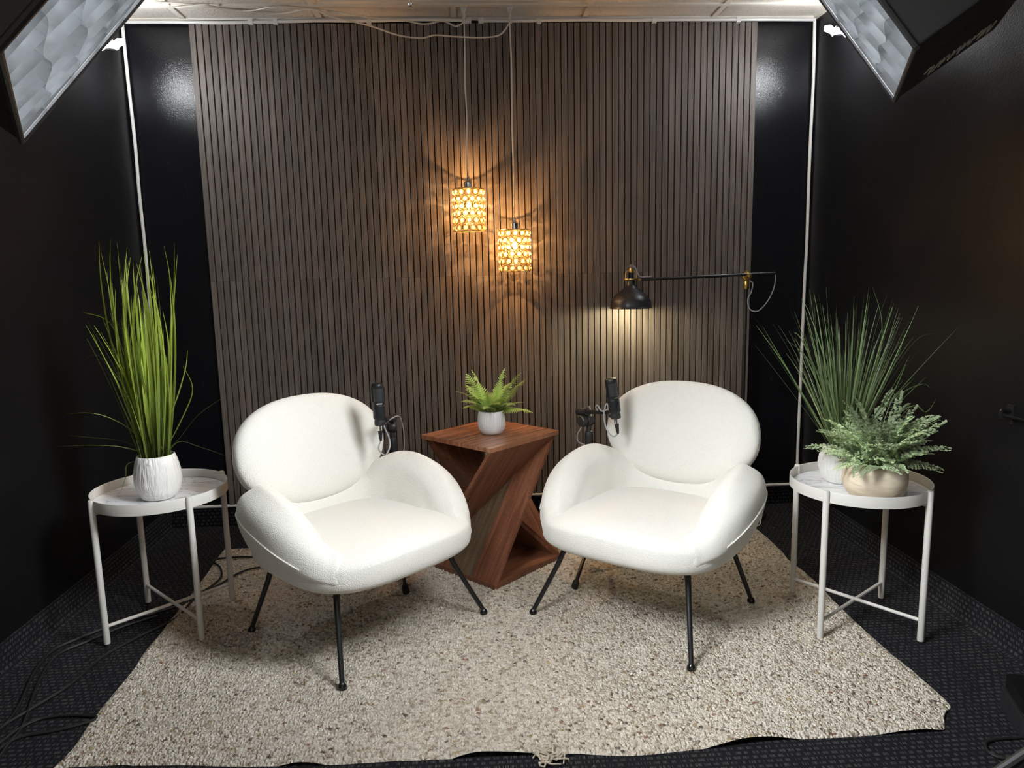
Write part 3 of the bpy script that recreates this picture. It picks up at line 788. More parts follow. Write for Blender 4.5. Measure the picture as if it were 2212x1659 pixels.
# maidenhair fern in the clay pot
pm = thing('potted_maidenhair', 'bushy sage green maidenhair fern in a sand coloured clay pot', 'potted plant', (1.303,-1.375,TRZ))
pot_parts(pm, [(0,0),(.062,0),(.078,.008),(.093,.030),(.099,.056),(.097,.080),(.087,.103),(.074,.116),(.068,.119),(.064,.116),(.074,.095),(0,.09)], 'pot_clay', .068, .106, 64,
          lambda a, j: 1+.012*math.sin(a*3+j*1.7))
def frond_maiden(L, seed):
    r = random.Random(seed); mb = MB(); mb.uv = []
    n = 14; pts = []; p = Vector((0,0,0)); ang = .2
    for i in range(n+1):
        pts.append(p.copy()); ang += r.uniform(.03, .11); p = p+Vector((math.sin(ang), 0, math.cos(ang)))*(L/n)
    def stick(a, b, rad):
        o = len(mb.v); d = (b-a).normalized(); s = d.orthogonal().normalized(); q = d.cross(s)
        for pt in (a, b):
            for k in range(3): an = 2*PI*k/3; mb.v.append(tuple(pt+(s*math.cos(an)+q*math.sin(an))*rad)); mb.uv.append((.5, 0.1))
        mb.f += [(o+k, o+(k+1) % 3, o+3+(k+1) % 3, o+3+k) for k in range(3)]
    def leaflet(c, d, nrm, s):
        d = d.normalized(); sd = d.cross(nrm).normalized(); o = len(mb.v)
        for (u, v) in ((0,0),(.45,.35),(.62,.75),(.3,1.0),(0,.9),(-.3,1.02),(-.62,.75),(-.45,.35)):
            q = c+sd*(u*s)+d*(v*s)+nrm*(abs(u)*s*.25); mb.v.append(tuple(q)); mb.uv.append((u*.5+.5, .5+.5*r.random()))
        mb.f.append(tuple(range(o, o+8)))
    for i in range(n): stick(pts[i], pts[i+1], .0009)
    for i in range(2, n+1):
        d = (pts[min(i+1,n)]-pts[i-1]).normalized(); f = (1-i/(n+1.5))
        for s in (-1, 1):
            bd = (Vector((0, s, 0))*.85+d*.55+Vector((0,0,r.uniform(-.15,.1)))).normalized(); bl = L*.34*f*r.uniform(.8,1.15)+.008
            k = max(1, int(bl/.0105)); prev = pts[i]
            for j in range(1, k+1):
                q = pts[i]+bd*(bl*j/k)+Vector((0,0,-.0008*j*j)); stick(prev, q, .0005); prev = q
                nrm = Vector((r.uniform(-.4,.4), r.uniform(-.4,.4), 1)).normalized()
                for ss in ((-1, 1) if j < k else (-1, 0, 1)):
                    ld = (bd*.6+d*(ss*.8) if ss else bd); leaflet(q, ld, nrm, r.uniform(.0080, .0120))
    mb.mi = [0]*len(mb.f); return mb.mesh('frond', 'leaf_sage', smooth=False)
fm = [frond_maiden(L, s) for L, s in ((.14,1),(.17,2),(.19,3),(.22,4))]
rnd = random.Random(3)
for k in range(72):
    a = k*2.399+rnd.uniform(-.3,.3); r = .045*math.sqrt(rnd.random()); o = link('frond', fm[rnd.randrange(4)], pm)
    o.location = (r*math.cos(a), r*math.sin(a), .106); tilt = rnd.choice([-.45,-.35,-.2,-.05,.1,.25,.4]) if k > 7 else rnd.uniform(.6,.95)
    o.rotation_euler = (rnd.uniform(-.3,.3), tilt, a); s = rnd.uniform(.7,1.0)
    if tilt > .35: s *= .8
    o.scale = (s, s, s)
for a, tl, s in ((.25,-.10,1.0),(-.1,.12,1.0),(PI-.1,.1,.95),(.5,-.35,1.1),(-.7,.5,.9)):
    o = link('frond', fm[3], pm); o.location = (.02*math.cos(a), .02*math.sin(a), .106); o.rotation_euler = (0, tl, a); o.scale = (s, s, s)

# small lime fern on the wooden table
pf = thing('potted_fern', 'small lime green fern in a round white ridged pot on the wooden table', 'potted plant', (.075,-.648,TZ))
pot_parts(pf, [(0,0),(.036,0),(.045,.004),(.054,.022),(.0575,.045),(.0565,.066),(.0535,.088),(.0515,.096),(.049,.097),(.047,.092),(.051,.07),(0,.065)], 'pot_small', .049, .082, 144,
          lambda a, j: 1+(.012*math.cos(a*36) if 2 < j < 7 else 0))
def frond_fern(L, seed, droop):
    r = random.Random(seed); mb = MB(); mb.uv = []; n = 20; p = Vector((0,0,0)); ang = .2; pts = []
    for i in range(n+1):
        pts.append(p.copy()); ang += droop/n; p = p+Vector((math.sin(ang), 0, math.cos(ang)))*(L/n)
    for i in range(n):
        o = len(mb.v); d = (pts[i+1]-pts[i]).normalized(); wv = .0012*(1-i/n)+.0003; nn = d.cross(Vector((0,1,0)))
        for q in (pts[i], pts[i+1]):
            for u, v in ((-1,0),(0,1),(1,0)): mb.v.append(tuple(q+Vector((0,u*wv,0))+nn*(v*wv))); mb.uv.append((.5, .2))
        mb.f += [(o,o+1,o+4,o+3),(o+1,o+2,o+5,o+4),(o+2,o,o+3,o+5)]
    for i in range(3, n+1):
        t = i/n; d = (pts[min(i+1,n)]-pts[i-1]).normalized(); nn = d.cross(Vector((0,1,0)))
        pl = L*.30*(math.sin(min(1, t*1.25+.12)*PI*.93)**.8 if t < .75 else (1-t)*2.2+.10)
        for s in (-1, 1):
            bd = (Vector((0, s, 0))+d*.45-nn*.05).normalized(); ax = d
            o = len(mb.v); segs = 5; wv = .0082*(.6+.5*(1-t))
            for j in range(segs+1):
                u = j/segs; c = pts[i]+bd*(pl*u)+nn*(-.10*pl*u*u)
                ww = wv*(1-u)**.8*(1.0 if j % 2 == 0 else .72)
                for sg in (-1, 1): mb.v.append(tuple(c+ax*(sg*ww))); mb.uv.append((sg*.5+.5, .35+.65*u))
            for j in range(segs): mb.f.append((o+2*j, o+2*j+1, o+2*j+3, o+2*j+2))
    mb.mi = [0]*len(mb.f); return mb.mesh('frond', 'leaf_fern', smooth=False)
ff = [frond_fern(.17, 1, .9), frond_fern(.15, 2, 1.4), frond_fern(.20, 3, .5)]
for a, tl, s, q in ((.15,.05,1.0,2),(.35,.42,1.0,2),(-.05,.85,.92,0),(PI-.1,.28,1.0,0),(PI+.3,.1,.95,1),(PI-.5,.0,.9,0),(1.4,.25,.9,0),(2.2,.1,.95,2),(-1.2,.1,.9,1),(-1.9,.25,.85,1),(-.7,.2,.9,1),(-2.5,.35,.85,0),(.8,.1,.95,0),(-1.5,-.1,.8,0),(2.7,.45,.8,1),(.55,-.1,.95,2),(2.9,-.15,.95,2),(-.4,.5,.8,0),(-2.9,.0,.9,0),(1.0,.4,.85,1),(-1.0,-.2,.8,1),(-2.1,-.15,.8,1),(.2,.6,.8,1)):
    o = link('frond', ff[q], pf); o.location = (.018*math.cos(a), .018*math.sin(a), .083); o.rotation_euler = (random.uniform(-.3,.3), tl, a); o.scale = (s,)*3

# ------------------------------------------------------------------ pendants
def ring_crystal_mesh(R=.0165):
    mb = MB(); n, m = 16, 6
    V = []; F = []
    for i in range(n):
        a = 2*PI*i/n
        for j in range(m):
            b = 2*PI*j/m; rr_ = R-.0024+.0018*math.cos(b); V.append((.0018*math.sin(b), rr_*math.cos(a), rr_*math.sin(a)))
    for i in range(n):
        for j in range(m): F.append((i*m+j, ((i+1) % n)*m+j, ((i+1) % n)*m+(j+1) % m, i*m+(j+1) % m))
    mb.add(V, F, 0)
    # faceted stone
    V = []; F = []; k = 8; g = R-.0058
    for x, r in ((-.006, 0), (-.0035, g*.72), (0, g), (.0035, g*.72), (.006, g*.35)):
        for i in range(k): a = 2*PI*(i+(.5 if x > 0 else 0))/k; V.append((x, r*math.cos(a), r*math.sin(a)))
    for j in range(4):
        for i in range(k): F.append((j*k+i, j*k+(i+1) % k, (j+1)*k+(i+1) % k, (j+1)*k+i))
    F.append(tuple(4*k+i for i in range(k)))
    mb.add(V, F, 1); return mb.mesh('crystal', ['gold', 'crystal'], smooth=False)
RCM = ring_crystal_mesh()
def pendant(loc, hook, swag, label):
    t = thing('pendant_lamp', label, 'pendant lamp', loc, 0, 'crystal pendant lamps')
    R0, Hh, NR, NC = .071, .190, 6, 14
    for j in range(NR):
        z = -Hh+.016+(Hh-.032)*j/(NR-1)
        for k in range(NC):
            a = 2*PI*(k+.5*(j % 2))/NC; o = link('crystal', RCM, t); o.location = (R0*math.cos(a), R0*math.sin(a), z); o.rotation_euler = (0, 0, a)
    def tor(z, R_, r, nm):
        MB().tube([(R_*math.cos(2*PI*k/32), R_*math.sin(2*PI*k/32), z) for k in range(33)], r, 6, False).build(nm, 'gold', t)
    tor(0, R0, .0026, 'rim_wire'); tor(-Hh, R0, .0022, 'rim_wire')
    for k in range(3):
        a = 2*PI*k/3; MB().tube([(.02*math.cos(a), .02*math.sin(a), .002), (R0*math.cos(a), R0*math.sin(a), 0)], .0018, 6).build('spoke', 'gold', t)
    MB().lathe([(.0,-.03),(.017,-.03),(.019,-.002),(.024,.0),(.024,.004),(.019,.006),(.0175,.03),(.012,.036),(.006,.040),(.006,.055),(.0035,.058),(0,.058)], 24).build('lamp_holder', 'chrome', t)
    b = MB().lathe([(0,-.093),(.010,-.090),(.0185,-.078),(.0205,-.066),(.017,-.052),(.0125,-.040),(.012,-.03)], 20).build('bulb', 'bulb', t)
    lt = bpy.data.lights.new('pendant_bulb_light', 'POINT'); lt.energy = PENDANT_WATTS; lt.color = (1.0, .52, .19); lt.shadow_soft_size = .004
    lo = bpy.data.objects.new('bulb_light', lt); COL.objects.link(lo); lo.parent = t; lo.location = (0, 0, -.068)
    MB().tube([(-.006,0,-.060),(-.004,0,-.078),(0,.002,-.062),(.004,0,-.078),(.006,0,-.060)], .0014, 6).build('filament', 'filament', b)
    hl = Vector(hook)-Vector(loc)
    kn = hl+Vector((0, 0, -.065))
    # a bent drop cord, a knot under the hook and the swagged run back along the ceiling
    cp_ = [Vector((0,0,.055)).lerp(kn, u)+Vector((random.uniform(-.003,.003), 0, 0)) for u in (0,.2,.4,.6,.8,1)]
    MB().tube(crom(cp_, 6), .0032, 8).build('cord', 'cord_clear', t)
    MB().tube([kn+Vector((.006*math.cos(q*.9), .006*math.sin(q*.9), q*.0042-.004)) for q in range(16)], .0032, 8).build('cord_knot', 'cord_clear', t)
    MB().tube([kn+Vector((0,0,.0)), kn+Vector((.003,0,.03)), hl+Vector((0,0,-.008))], .0034, 8).build('cord_loop', 'cord_clear', t)
    sp = [kn]+[Vector(p)-Vector(loc) for p in swag]
    MB().tube(crom(sp, 6), .0036, 8).build('swag_cord', 'cord_clear', t)
    mb = MB(); mb.box((hl.x-.017, hl.y-.012, hl.z-.004), (hl.x+.017, hl.y+.012, hl.z+.006)); mb.prism([hl+Vector((-.014,-.006,-.004)), hl+Vector((.014,-.006,-.004)), hl+Vector((.007,-.006,-.024)), hl+Vector((-.007,-.006,-.024))], (0,.012,0)); mb.build('ceiling_hook', 'white_plastic', t, smooth=False)
    return t
HY = -.155
hk1, hk2 = at_z(1001, 14, H-.002), at_z(1101, 14, H-.002)
s1 = [at_y(985,57,HY), at_y(957,46,HY), at_y(915,52,HY), at_y(860,42,HY-.005), at_y(800,38,HY-.01), at_y(740,28,HY-.02), at_z(680,20,H-.012), at_z(600,14,H-.012), at_z(520,24,H-.012), at_z(400,8,H-.012), at_z(330,6,H-.012)]
s2 = [at_y(1080,75,HY), at_y(1040,81,HY), at_y(985,79,HY), at_y(940,76,HY), at_y(910,82,HY), at_y(860,76,HY), at_y(800,56,HY-.005), at_y(750,44,HY-.01), at_y(715,36,HY-.02), at_z(670,20,H-.016), at_z(600,30,H-.014), at_z(510,22,H-.012), at_z(440,12,H-.016), at_z(380,16,H-.012)]
p1 = at_y(1012, 409, HY); p2 = at_y(1111, 497, HY)
p1.x = at_y(1013,455,HY).x; p2.x = at_y(1112,545,HY).x
pendant(p1, hk1, s1, 'crystal cylinder pendant lamp on a pale cord, the higher of the pair')
pendant(p2, hk2, s2, 'crystal cylinder pendant lamp on a pale cord, the lower of the pair')

# ------------------------------------------------------------------ floor reading lamp
fl = thing('floor_lamp', 'black swing arm floor lamp with brass joints leaning over the right armchair', 'floor lamp', (1.323,-.155,0))
LZ = at_y(1612, 596, -.155).z
MB().lathe([(0,0),(.122,0),(.125,.004),(.125,.014),(.120,.020),(.03,.026),(.014,.032),(0,.032)], 48).build('base', 'black_metal', fl)
MB().tube([(0,0,.02),(0,0,LZ-.05)], .0095, 14).build('pole', 'black_metal', fl)
MB().lathe([(.0125,LZ-.062),(.014,LZ-.058),(.014,LZ-.028),(.011,LZ-.02)],18).build('brass_collar', 'brass', fl)
J = MB().lathe([(0,-.030),(.014,-.030),(.016,-.020),(.023,-.017),(.025,-.010),(.025,.010),(.022,.016),(0,.018)],24,(0,0,LZ),(0,1,0)); J.box((-.011,-.010,LZ-.045),(.011,.010,LZ)); J.build('joint', 'brass', fl, angle=.5)
MB().lathe([(0,-.046),(.008,-.045),(.011,-.038),(.012,-.029),(0,-.029)],18,(0,0,LZ),(0,1,0)).build('joint_knob', 'brass', fl)
e1_, e0_ = at_y(1675,590,-.18)-fl.location, at_y(1385,604,-.18)-fl.location
MB().tube([e1_, e0_], .0075, 12).build('arm', 'black_metal', fl)
sc_ = at_y(1363, 603, -.18)-fl.location
MB().tube([e0_, e0_.lerp(sc_, .6), sc_+Vector((.02,0,-.004))], .005, 10).build('arm_tip', 'brass', fl)
z0 = at_y(1365, 665, -.18).z
dz = sc_.z-z0
shade = MB().lathe([(.017,dz-.005),(.019,dz-.016),(.021,dz-.030),(.034,dz-.044),(.060,dz-.062),(.082,dz-.082),(.094,dz-.104),(.096,.012),(.098,.004),(.101,.001),(.101,-.001),(.097,0),(.0925,.010),(.090,dz-.104),(.078,dz-.084),(.055,dz-.066),(.03,dz-.05),(.017,dz-.036),(0,dz-.034)], 48, (sc_.x, sc_.y, z0-fl.location.z))
sh_o = shade.build('lamp_shade', 'shade', fl, angle=1.0)
sh_o.data.materials.append(MT['shade_in'])
for p in sh_o.data.polygons:
    if p.index >= 12*48: p.material_index = 1
MB().lathe([(0,-.004),(.033,-.004),(.034,0),(.033,.003),(.0,.003)],28,(sc_.x,sc_.y,sc_.z)).build('brass_plate', 'brass', fl)
MB().lathe([(0,0),(.013,0),(.013,.026),(.010,.030),(0,.030)],18,(sc_.x,sc_.y,sc_.z+.002)).build('socket', 'black_gloss', fl)
MB().lathe([(.0,.030),(.009,.030),(.009,.042),(.006,.050),(0,.050)],16,(sc_.x,sc_.y,sc_.z+.002)).build('brass_cap', 'brass', fl)
for s in (-1, 1): MB().tube(crom([(sc_.x+s*.026,sc_.y,sc_.z),(sc_.x+s*.025,sc_.y,sc_.z+.028),(sc_.x+s*.018,sc_.y,sc_.z+.038),(sc_.x+s*.008,sc_.y,sc_.z+.040)],5), .0025, 8).build('yoke', 'brass', fl)
fc = [Vector((sc_.x,sc_.y,sc_.z+.05))]+[at_y(x,y,-.185)-fl.location for x,y in ((1362,573),(1372,578),(1381,596),(1395,598),(1408,597))]
tubeobj('cord', fc, .0028, 'cord_grey', fl)
fc = [e1_]+[at_y(x,y,-.18)-fl.location for x,y in ((1674,612),(1668,632),(1655,655),(1637,672),(1620,668),(1615,648),(1623,630),(1626,612),(1618,607))]
tubeobj('cord', fc, .0028, 'cord_grey', fl)
fc = [at_z(x,y,.008)-fl.location for x,y in ((1590,1100),(1640,1108),(1643,1128),(1636,1136),(1618,1140),(1600,1120))]
fc[1].z += .025; tubeobj('plug_cord', fc, .003, 'white_plastic', fl)
MB().lathe([(0,-.032),(.014,-.028),(.024,-.012),(.026,.004),(.020,.022),(.013,.036),(.012,.05)],20,(sc_.x,sc_.y,z0-fl.location.z+.068)).build('bulb', 'bulb2', fl)
lt = bpy.data.lights.new('reading_light', 'POINT'); lt.energy = LAMP_WATTS; lt.color = (1.0,.88,.55); lt.shadow_soft_size = .018
lo = bpy.data.objects.new('bulb_light', lt); COL.objects.link(lo); lo.parent = fl; lo.location = (sc_.x, sc_.y, z0-fl.location.z+.012)

# ------------------------------------------------------------------ microphones and stands
def mic_stand(pole, boomz, b0, b1, foot, label):
    t = thing('microphone_stand', label, 'microphone stand', (pole[0], pole[1], RUG_H-.003), 0, 'microphone stands'); o = Vector(t.location)
    MB().tube([(0,0,.07),(0,0,boomz-.12)], .011, 14).build('pole', 'black_metal', t)
    MB().lathe([(.015,boomz-.155),(.017,boomz-.150),(.017,boomz-.10),(.014,boomz-.09),(.0085,boomz-.088),(.0085,boomz-.03)],18).build('height_clutch', 'black_plastic', t)
    MB().lathe([(0,.055),(.020,.058),(.026,.075),(.026,.11),(.018,.125),(.014,.13)],20).build('hub', 'black_plastic', t)
    fx = Vector((foot[0]-pole[0], foot[1]-pole[1], 0)); L = fx.length; a0_ = math.atan2(fx.y, fx.x)
    for k in range(3):
        a = a0_+k*2*PI/3; d = Vector((math.cos(a), math.sin(a), 0)); p0 = d*.02+Vector((0,0,.10)); p1_ = d*L+Vector((0,0,.014))
        lg = MB().tube([p0, p0.lerp(p1_, .95)], .0075, 10).build('leg', 'black_metal', t)
        MB().tube([p0.lerp(p1_,.86), p0.lerp(p1_,.88), p1_, p1_+d*.004], [.009,.0125,.0135,.009], 12).build('rubber_foot', 'rubber', lg)
    bd = (Vector(b1)-Vector(b0)).normalized(); c = Vector((0,0,boomz))
    sd = bd.cross(Vector((0,0,1))).normalized()
    B0, B1 = Vector(b0)-o, Vector(b1)-o
    bm = MB().tube([B0, B1], .0095, 14).build('boom', 'black_metal', t)
    MB().tube([B0-bd*.012, B0-bd*.008, B0+bd*.012, B0+bd*.016], [.010,.0145,.0145,.011], 14).build('boom_cap', 'rubber', bm)
    MB().tube([B0.lerp(B1,.16)-bd*.02, B0.lerp(B1,.16)+bd*.02], .014, 16).build('boom_clamp', 'black_plastic', t)
    cc = c+Vector((0,0,-.045)); MB().lathe([(0,-.016),(.020,-.016),(.024,-.010),(.024,.010),(.020,.016),(0,.016)],22,cc,sd).build('clutch_disc', 'black_plastic', t)
    mb = MB(); mb.lathe([(0,.020),(.021,.020),(.023,.024),(.023,.040),(.019,.045),(0,.046)],22,cc,sd,rad=lambda a,j: 1+.05*math.cos(8*a)); mb.build('clutch_knob', 'black_plastic', t)
    mb = MB(); mb.tube([cc+Vector((0,0,-.06)), cc+Vector((0,0,.02)), B0.lerp(B1,.16)], .0105, 12); mb.build('swivel', 'black_plastic', t)
    return t
def microphone(base, axis, front, cable, label):
    """base = centre of the body's lower end"""
    t = thing('microphone', label, 'microphone', base, 0, 'studio microphones')
    q = Vector((0,0,1)).rotation_difference(Vector(axis).normalized()); fa = math.atan2(front[1], front[0])
    t.scale = (.86,)*3; t.rotation_mode = 'QUATERNION'; t.rotation_quaternion = q @ Quaternion((0,0,1), fa)
    MB().lathe([(0,0),(.0215,0),(.0222,.003),(.0260,.010),(.0262,.014),(.0262,.062),(.0258,.064),(.0250,.065),(.0250,.067),(.0262,.068),(.0262,.078),(.0245,.080)],36).build('body', 'mic', t)
    MB().lathe([(.0240,.080),(.0245,.082),(.0240,.135),(.0245,.139)],36).build('grille', 'mic_grille', t)
    mb = MB()
    for s in (-1, 1): mb.box((-.0055, s*.0250-.0035, .078), (.0055, s*.0250+.0035, .142))
    mb.build('grille_bar', 'mic', t, smooth=False)
    MB().lathe([(.0245,.137),(.0262,.139),(.0265,.146),(.0262,.150),(.0235,.156),(.012,.159),(0,.1595)],36).build('head_cap', 'mic', t)
    MB().box((.0255,-.012,.070),(.0272,.012,.076)).build('maker_badge', 'chrome', t, smooth=False)
    MB().lathe([(.0218,-.022),(.0228,-.020),(.0228,-.004),(.0215,.0)],28).build('mount_ring', 'black_plastic', t)
    MB().box((-.036,-.010,-.020),(-.018,.010,-.004)).build('swivel_mount', 'black_plastic', t, smooth=False)
    MB().lathe([(0,-.048),(.0095,-.048),(.0098,-.030),(.0098,-.020)],18).build('connector_sleeve', 'chrome', t)
    MB().lathe([(.0045,-.092),(.0055,-.088),(.0085,-.064),(.0098,-.050),(.0098,-.046)],18).build('connector_boot', 'rubber', t)
    inv = t.rotation_quaternion.inverted()
    pts = [Vector((0,0,-.09))]+[(inv @ (Vector(p)-Vector(base)))/.86 for p in cable]
    tubeobj('cable', pts, .0032, 'cord_grey', t, 8, 8)
    return t
Y1 = -.965
m1b = at_y(820, 907, Y1)
P1 = (-.337, -.62); bz1 = at_y(851, 903, -.62).z
b1end = m1b+Vector((.012, .050, -.010)); b1start = Vector((P1[0]+.004, P1[1]+.03, bz1-.004))
mic_stand(P1, bz1, b1start, b1end, (-.28,-.925), 'black microphone stand behind the armchair beside the lime grass plant')
microphone(m1b, (-.01,0,1), (.25,-1), [at_y(x,y,Y) for x,y,Y in ((818,970,-.965),(832,983,-.95),(842,965,-.93),(840,945,-.90),(830,918,-.88),(845,905,-.80),(862,900,-.66),(871,925,-.60),(873,960,-.585),(871,990,-.58))],
           'upright black studio microphone overlapping the armchair by the lime grass plant')
Y2 = -.93
m2b = at_y(1329, 893, Y2); P2 = (at_y(1272,940,-.735).x, -.735); bz2 = at_y(1272,888,-.735).z
b2start = at_y(1251, 889, -.715); b2end = m2b+Vector((-.010,.052,-.004))
mic_stand(P2, bz2, b2start, b2end, (.372,-.95), 'black microphone stand behind the armchair in front of the reading lamp')
microphone(m2b, (-.135,0,1), (.45,-.9), [at_y(x,y,Y) for x,y,Y in ((1336,935,-.93),(1325,943,-.92),(1312,930,-.91),(1305,905,-.89),(1306,885,-.875),(1310,872,-.87),(1314,882,-.885),(1300,888,-.86),(1291,876,-.84),(1287,880,-.83),(1292,890,-.82),(1278,888,-.79),(1273,878,-.76),(1268,888,-.73),(1264,905,-.70),(1255,925,-.69),(1247,940,-.685),(1250,955,-.685),(1268,962,-.69))],
           'tilted black studio microphone overlapping the armchair in front of the reading lamp')

# ------------------------------------------------------------------ corner lights
def corner_light(px, py, Y, wall_x, panels, label):
    c = at_y(px, py, Y); t = thing('corner_light', label, 'light fixture', c, 0, 'corner ceiling lights')
    s = 1 if wall_x > 0 else -1
    MB().tube([(s*(abs(wall_x)-abs(c.x)), .0, .03), (s*.02, 0, .01), (0, 0, 0)], .008, 10).build('bracket', 'black_metal', t)
    MB().lathe([(0,-.02),(.016,-.018),(.020,0),(.016,.018),(0,.02)],16).build('hub', 'black_metal', t)
    for az, el, L, W in panels:
        d = Vector((math.cos(el)*math.cos(az), math.cos(el)*math.sin(az), math.sin(el))); up = Vector((0,-.6,-.8)); sd = d.cross(up).normalized(); nn = sd.cross(d).normalized()
        if nn.z > 0: nn = -nn
        P = [d*.022+sd*.006, d*.022-sd*.006, d*(L*.6)-sd*W, d*L-sd*(W*.55), d*L+sd*(W*.55), d*(L*.6)+sd*W]
        MB().prism([p-nn*.004 for p in P], nn*.008).build('led_panel', 'led', t, smooth=False)
        MB().tube([d*.01, d*(L*.35)], .006, 8).build('panel_arm', 'black_metal', t)
    return t
corner_light(1812, 66, -.41, XR, [(2.4,.35,.062,.018),(-1.1,-.55,.060,.020),(-2.4,-.30,.062,.020)], 'bright white leaf panel light in the ceiling corner behind the lettered softbox')
corner_light(236, 96, -.37, XL, [(.6,.35,.060,.018),(-1.9,-.55,.055,.020),(-.6,-.30,.055,.018)], 'bright white leaf panel light in the ceiling corner behind the softbox without lettering')

# ------------------------------------------------------------------ softboxes
def softbox(A, e1, e2, e3, la, w, cells, label, logo, stand_xy):
    A, e1, e2, e3 = Vector(A), Vector(e1).normalized(), Vector(e2), Vector(e3)
    e2 = (e2-e1*e2.dot(e1)).normalized(); e3n = e1.cross(e2).normalized(); e3 = e3n if e3n.dot(e3) > 0 else -e3n
    cen = A+e1*(la/2)+e2*(w/2)
    t = thing('softbox', label, 'softbox', (stand_xy[0], stand_xy[1], 0), 0, 'studio softboxes'); o = Vector(t.location)
    G = lambda u, v, d: A+e1*(u*la)+e2*(v*w)+e3*d-o
    dep, sc = .42, .45
    def Q(u, v): return cen+e1*((u-.5)*la*sc)+e2*((v-.5)*w*sc)+e3*dep-o
    C = [(0,0),(1,0),(1,1),(0,1)]; lip = .21; gd = .085
    for k in range(4):
        a, b = C[k], C[(k+1) % 4]; f0, f1 = G(*a, 0), G(*b, 0); r0, r1 = G(*a, lip), G(*b, lip); q0, q1 = Q(*a), Q(*b)
        mid = (f0+f1)/2-(cen-o); inn = -(mid-e3*mid.dot(e3)).normalized()*.003
        MB().prism([f0, f1, r1, r0], inn).build('front_lip', 'softbox', t, smooth=False)
        mb = MB(); 
        bul = (r0+r1+q0+q1)/4-inn*2; V = [r0, r1, q1, q0, bul]
        mb.add([p for p in V]+[p+inn for p in V], [(0,1,4),(1,2,4),(2,3,4),(3,0,4),(6,5,9),(7,6,9),(8,7,9),(5,8,9),(0,5,6,1),(2,7,8,3)])
        mb.build('shell_panel', 'softbox', t, smooth=True, angle=.8)
    MB().lathe([(0,0),(.075,0),(.08,.01),(.075,.02),(.05,.03),(.05,.12),(.04,.13),(0,.13)],28,cen+e3*dep-o,e3).build('lamp_head', 'black_plastic', t)
    dd = gd+.004
    MB().prism([G(.01,.01,dd), G(.99,.01,dd), G(.99,.99,dd), G(.01,.99,dd)], e3*.002).build('diffuser', 'diffuser', t, smooth=False)
    na, nb = cells; rnd = random.Random(5); ph = [rnd.uniform(0,6.28) for _ in range(40)]
    def strip(fn, nseg):
        mb = MB()
        for i in range(nseg+1):
            p0, p1 = fn(i/nseg, 0), fn(i/nseg, 1); mb.v += [tuple(p0), tuple(p1)]
        for i in range(nseg): mb.f.append((2*i, 2*i+1, 2*i+3, 2*i+2))
        mb.mi = [0]*len(mb.f); mb.build('grid_strip', 'grid', t, smooth=True, angle=2)
    def warp(u, v, d):
        s = math.sin(u*PI)*math.sin(v*PI)
        return G(u, v, d*(gd-.004)-.018*s)
    def wob(i, x, d): return .010*math.sin(x*PI*2*3+ph[i])*(1 if d == 0 else .35)
    for i in range(1, na): strip(lambda x, d, i=i: warp(i/na+wob(i, x, d)*(1 if 0 < x < 1 else 0), x, d), 4*nb)
    for j in range(1, nb): strip(lambda x, d, j=j: warp(x, j/nb+wob(20+j, x, d)*(1 if 0 < x < 1 else 0), d), 4*na)
    # hems round the grid
    for (a, b) in (((0,0),(1,0)),((1,0),(1,1)),((1,1),(0,1)),((0,1),(0,0))):
        MB().tube([G(*a,-.002), G(*b,-.002)], .005, 8).build('grid_hem', 'softbox', t)
    # stand
    hd_ = cen+e3*(dep+.08)-o
    MB().tube([(0,0,.1),(0,0,hd_.z-.03)], .014, 14).build('stand_pole', 'black_metal', t)
    MB().tube([(0,0,hd_.z-.06),(0,0,hd_.z-.02),hd_], .012, 12).build('stand_bracket', 'black_metal', t)
    for k in range(3):
        a = logo[1]+k*2*PI/3; d = Vector((math.cos(a), math.sin(a), 0))
        MB().tube([Vector((0,0,.34))+d*.014, d*.42+Vector((0,0,.012))], .010, 10).build('stand_leg', 'black_metal', t)
    if logo[0]:
        # faded script print on the side panel next to the front corner
        rn = random.Random(2); mb = MB()
        def S_(u, v): return G(0, u, .05+v*.5)
        nrm = (S_(1,0)-S_(0,0)).cross(S_(0,1)-S_(0,0)).normalized(); nrm = nrm if nrm.dot(e1) < 0 else -nrm
        x = .0
        for g in range(7):
            st = [S_(.10+.10*rn.random(), x+.005), S_(.26, x+.015+.015*rn.random()), S_(.08+.04*rn.random(), x+.032), S_(.25, x+.040)]
            mb.tube([Vector(p)+nrm*.0012 for p in crom([tuple(s) for s in st], 4)], .0014, 5); x += .040
        mb.build('script_print', 'softbox_logo', t)
    return t
softbox((.938,-2.0,1.590), (-.513,.236,.825), (-.455,-.89,-.028), (.728,-.39,.564), .70, .49, (10, 7),
        'black softbox with pale fabric grid and faded script lettering on its side', (True, .95), (1.06,-2.42))
softbox((-.74,-2.3,1.475), (.548,.295,.783), (.474,-.88,.001), (-.69,-.371,.622), .70, .578, (10, 8),
        'black softbox with pale fabric grid and no lettering on its side', (False, 2.4), (-.82,-2.70))

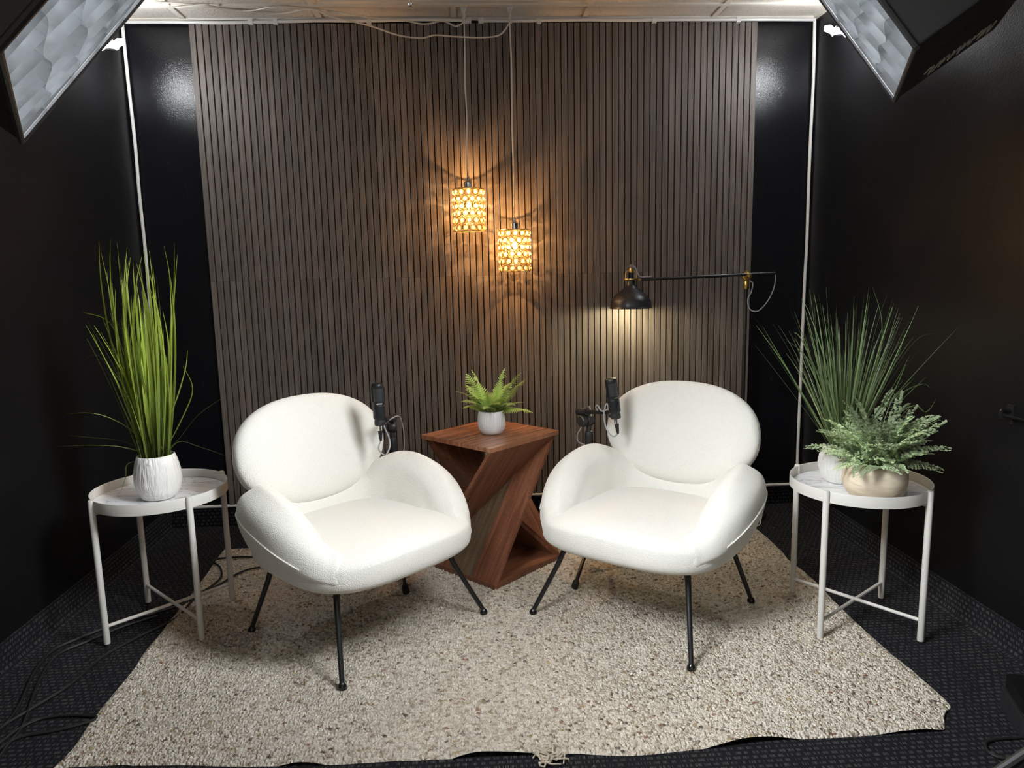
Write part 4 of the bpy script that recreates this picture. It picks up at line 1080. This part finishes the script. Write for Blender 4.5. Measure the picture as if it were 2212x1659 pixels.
# ------------------------------------------------------------------ cables and small things at the edges
def floor_cable(pxs, label, r=.0042, zs=None):
    pts = [at_z(x, y, (.016 if (zs and k in zs) else .006)) for k, (x, y) in enumerate(pxs)]
    o = tubeobj('cable', pts, r, 'cord_black', None, 8, 8); tag(o, label, 'cable'); return o
floor_cable([(-60,1610),(0,1575),(40,1525),(75,1450),(115,1405),(180,1375),(260,1345),(330,1325),(395,1305),(430,1283),(462,1262),(478,1245),(475,1225),(460,1212),(480,1206),(530,1203),(590,1207)],
            'black cable running under the lime grass table onto the rug and curling back', zs=set(range(9,17)))
floor_cable([(-60,1650),(0,1575),(70,1530),(150,1480),(220,1420),(300,1375),(380,1335),(425,1288),(475,1262),(520,1236),(570,1224),(640,1222)],
            'black cable running straight across the dark carpet onto the rug corner', zs=set(range(7,12)))
floor_cable([(-40,1690),(20,1605),(50,1565),(85,1470),(125,1415),(190,1385),(270,1352),(340,1330)], 'black cable crossing two others and ending under the lime grass table')
floor_cable([(-40,1630),(0,1605),(40,1575),(90,1552),(150,1545),(200,1547),(208,1550),(190,1560),(120,1578),(50,1590),(10,1610),(-30,1645)], 'black cable doubled back in a loop against the rug edge')
floor_cable([(2260,1590),(2200,1593),(2150,1597),(2130,1605),(2136,1625),(2170,1638),(2230,1637)], 'black cable looped on the carpet near the black power box', .0038)

bx = thing('power_box', 'glossy black power supply box on the carpet beside the wall', 'power supply', at_z(2252, 1575, 0), -.35)
def rbox(lo, hi, b):
    x0,y0,z0 = lo; x1,y1,z1 = hi; P = [(x0+b,y0),(x1-b,y0),(x1,y0+b),(x1,y1-b),(x1-b,y1),(x0+b,y1),(x0,y1-b),(x0,y0+b)]
    return MB().prism([(x,y,z0) for x,y in P], (0,0,z1-z0))
rbox((-.07,-.06,0),(.09,.10,.055),.006).build('body', 'black_plastic', bx, smooth=False)
rbox((-.065,-.055,.058),(.085,.095,.098),.012).build('lid', 'black_gloss', bx, smooth=False)
MB().box((-.066,-.056,.052),(.086,.096,.062)).build('seam_band', 'rubber', bx, smooth=False)

br = thing('wall_bracket', 'small black bracket with a thin rod on the right black wall', 'bracket', (XR, -1.455, .760))
MB().box((-.006,-.014,-.030),(0,.014,.030)).build('wall_plate', 'black_metal', br, smooth=False)
MB().tube(crom([(-.004,0,.008),(-.030,0,.012),(-.040,-.004,.004),(-.040,-.012,-.012)],5), .007, 10).build('hook', 'black_gloss', br)
MB().tube([(-.036,-.008,.0),(-.036,-.10,.002),(-.036,-.22,.004)], .005, 10).build('rod', 'black_gloss', br)
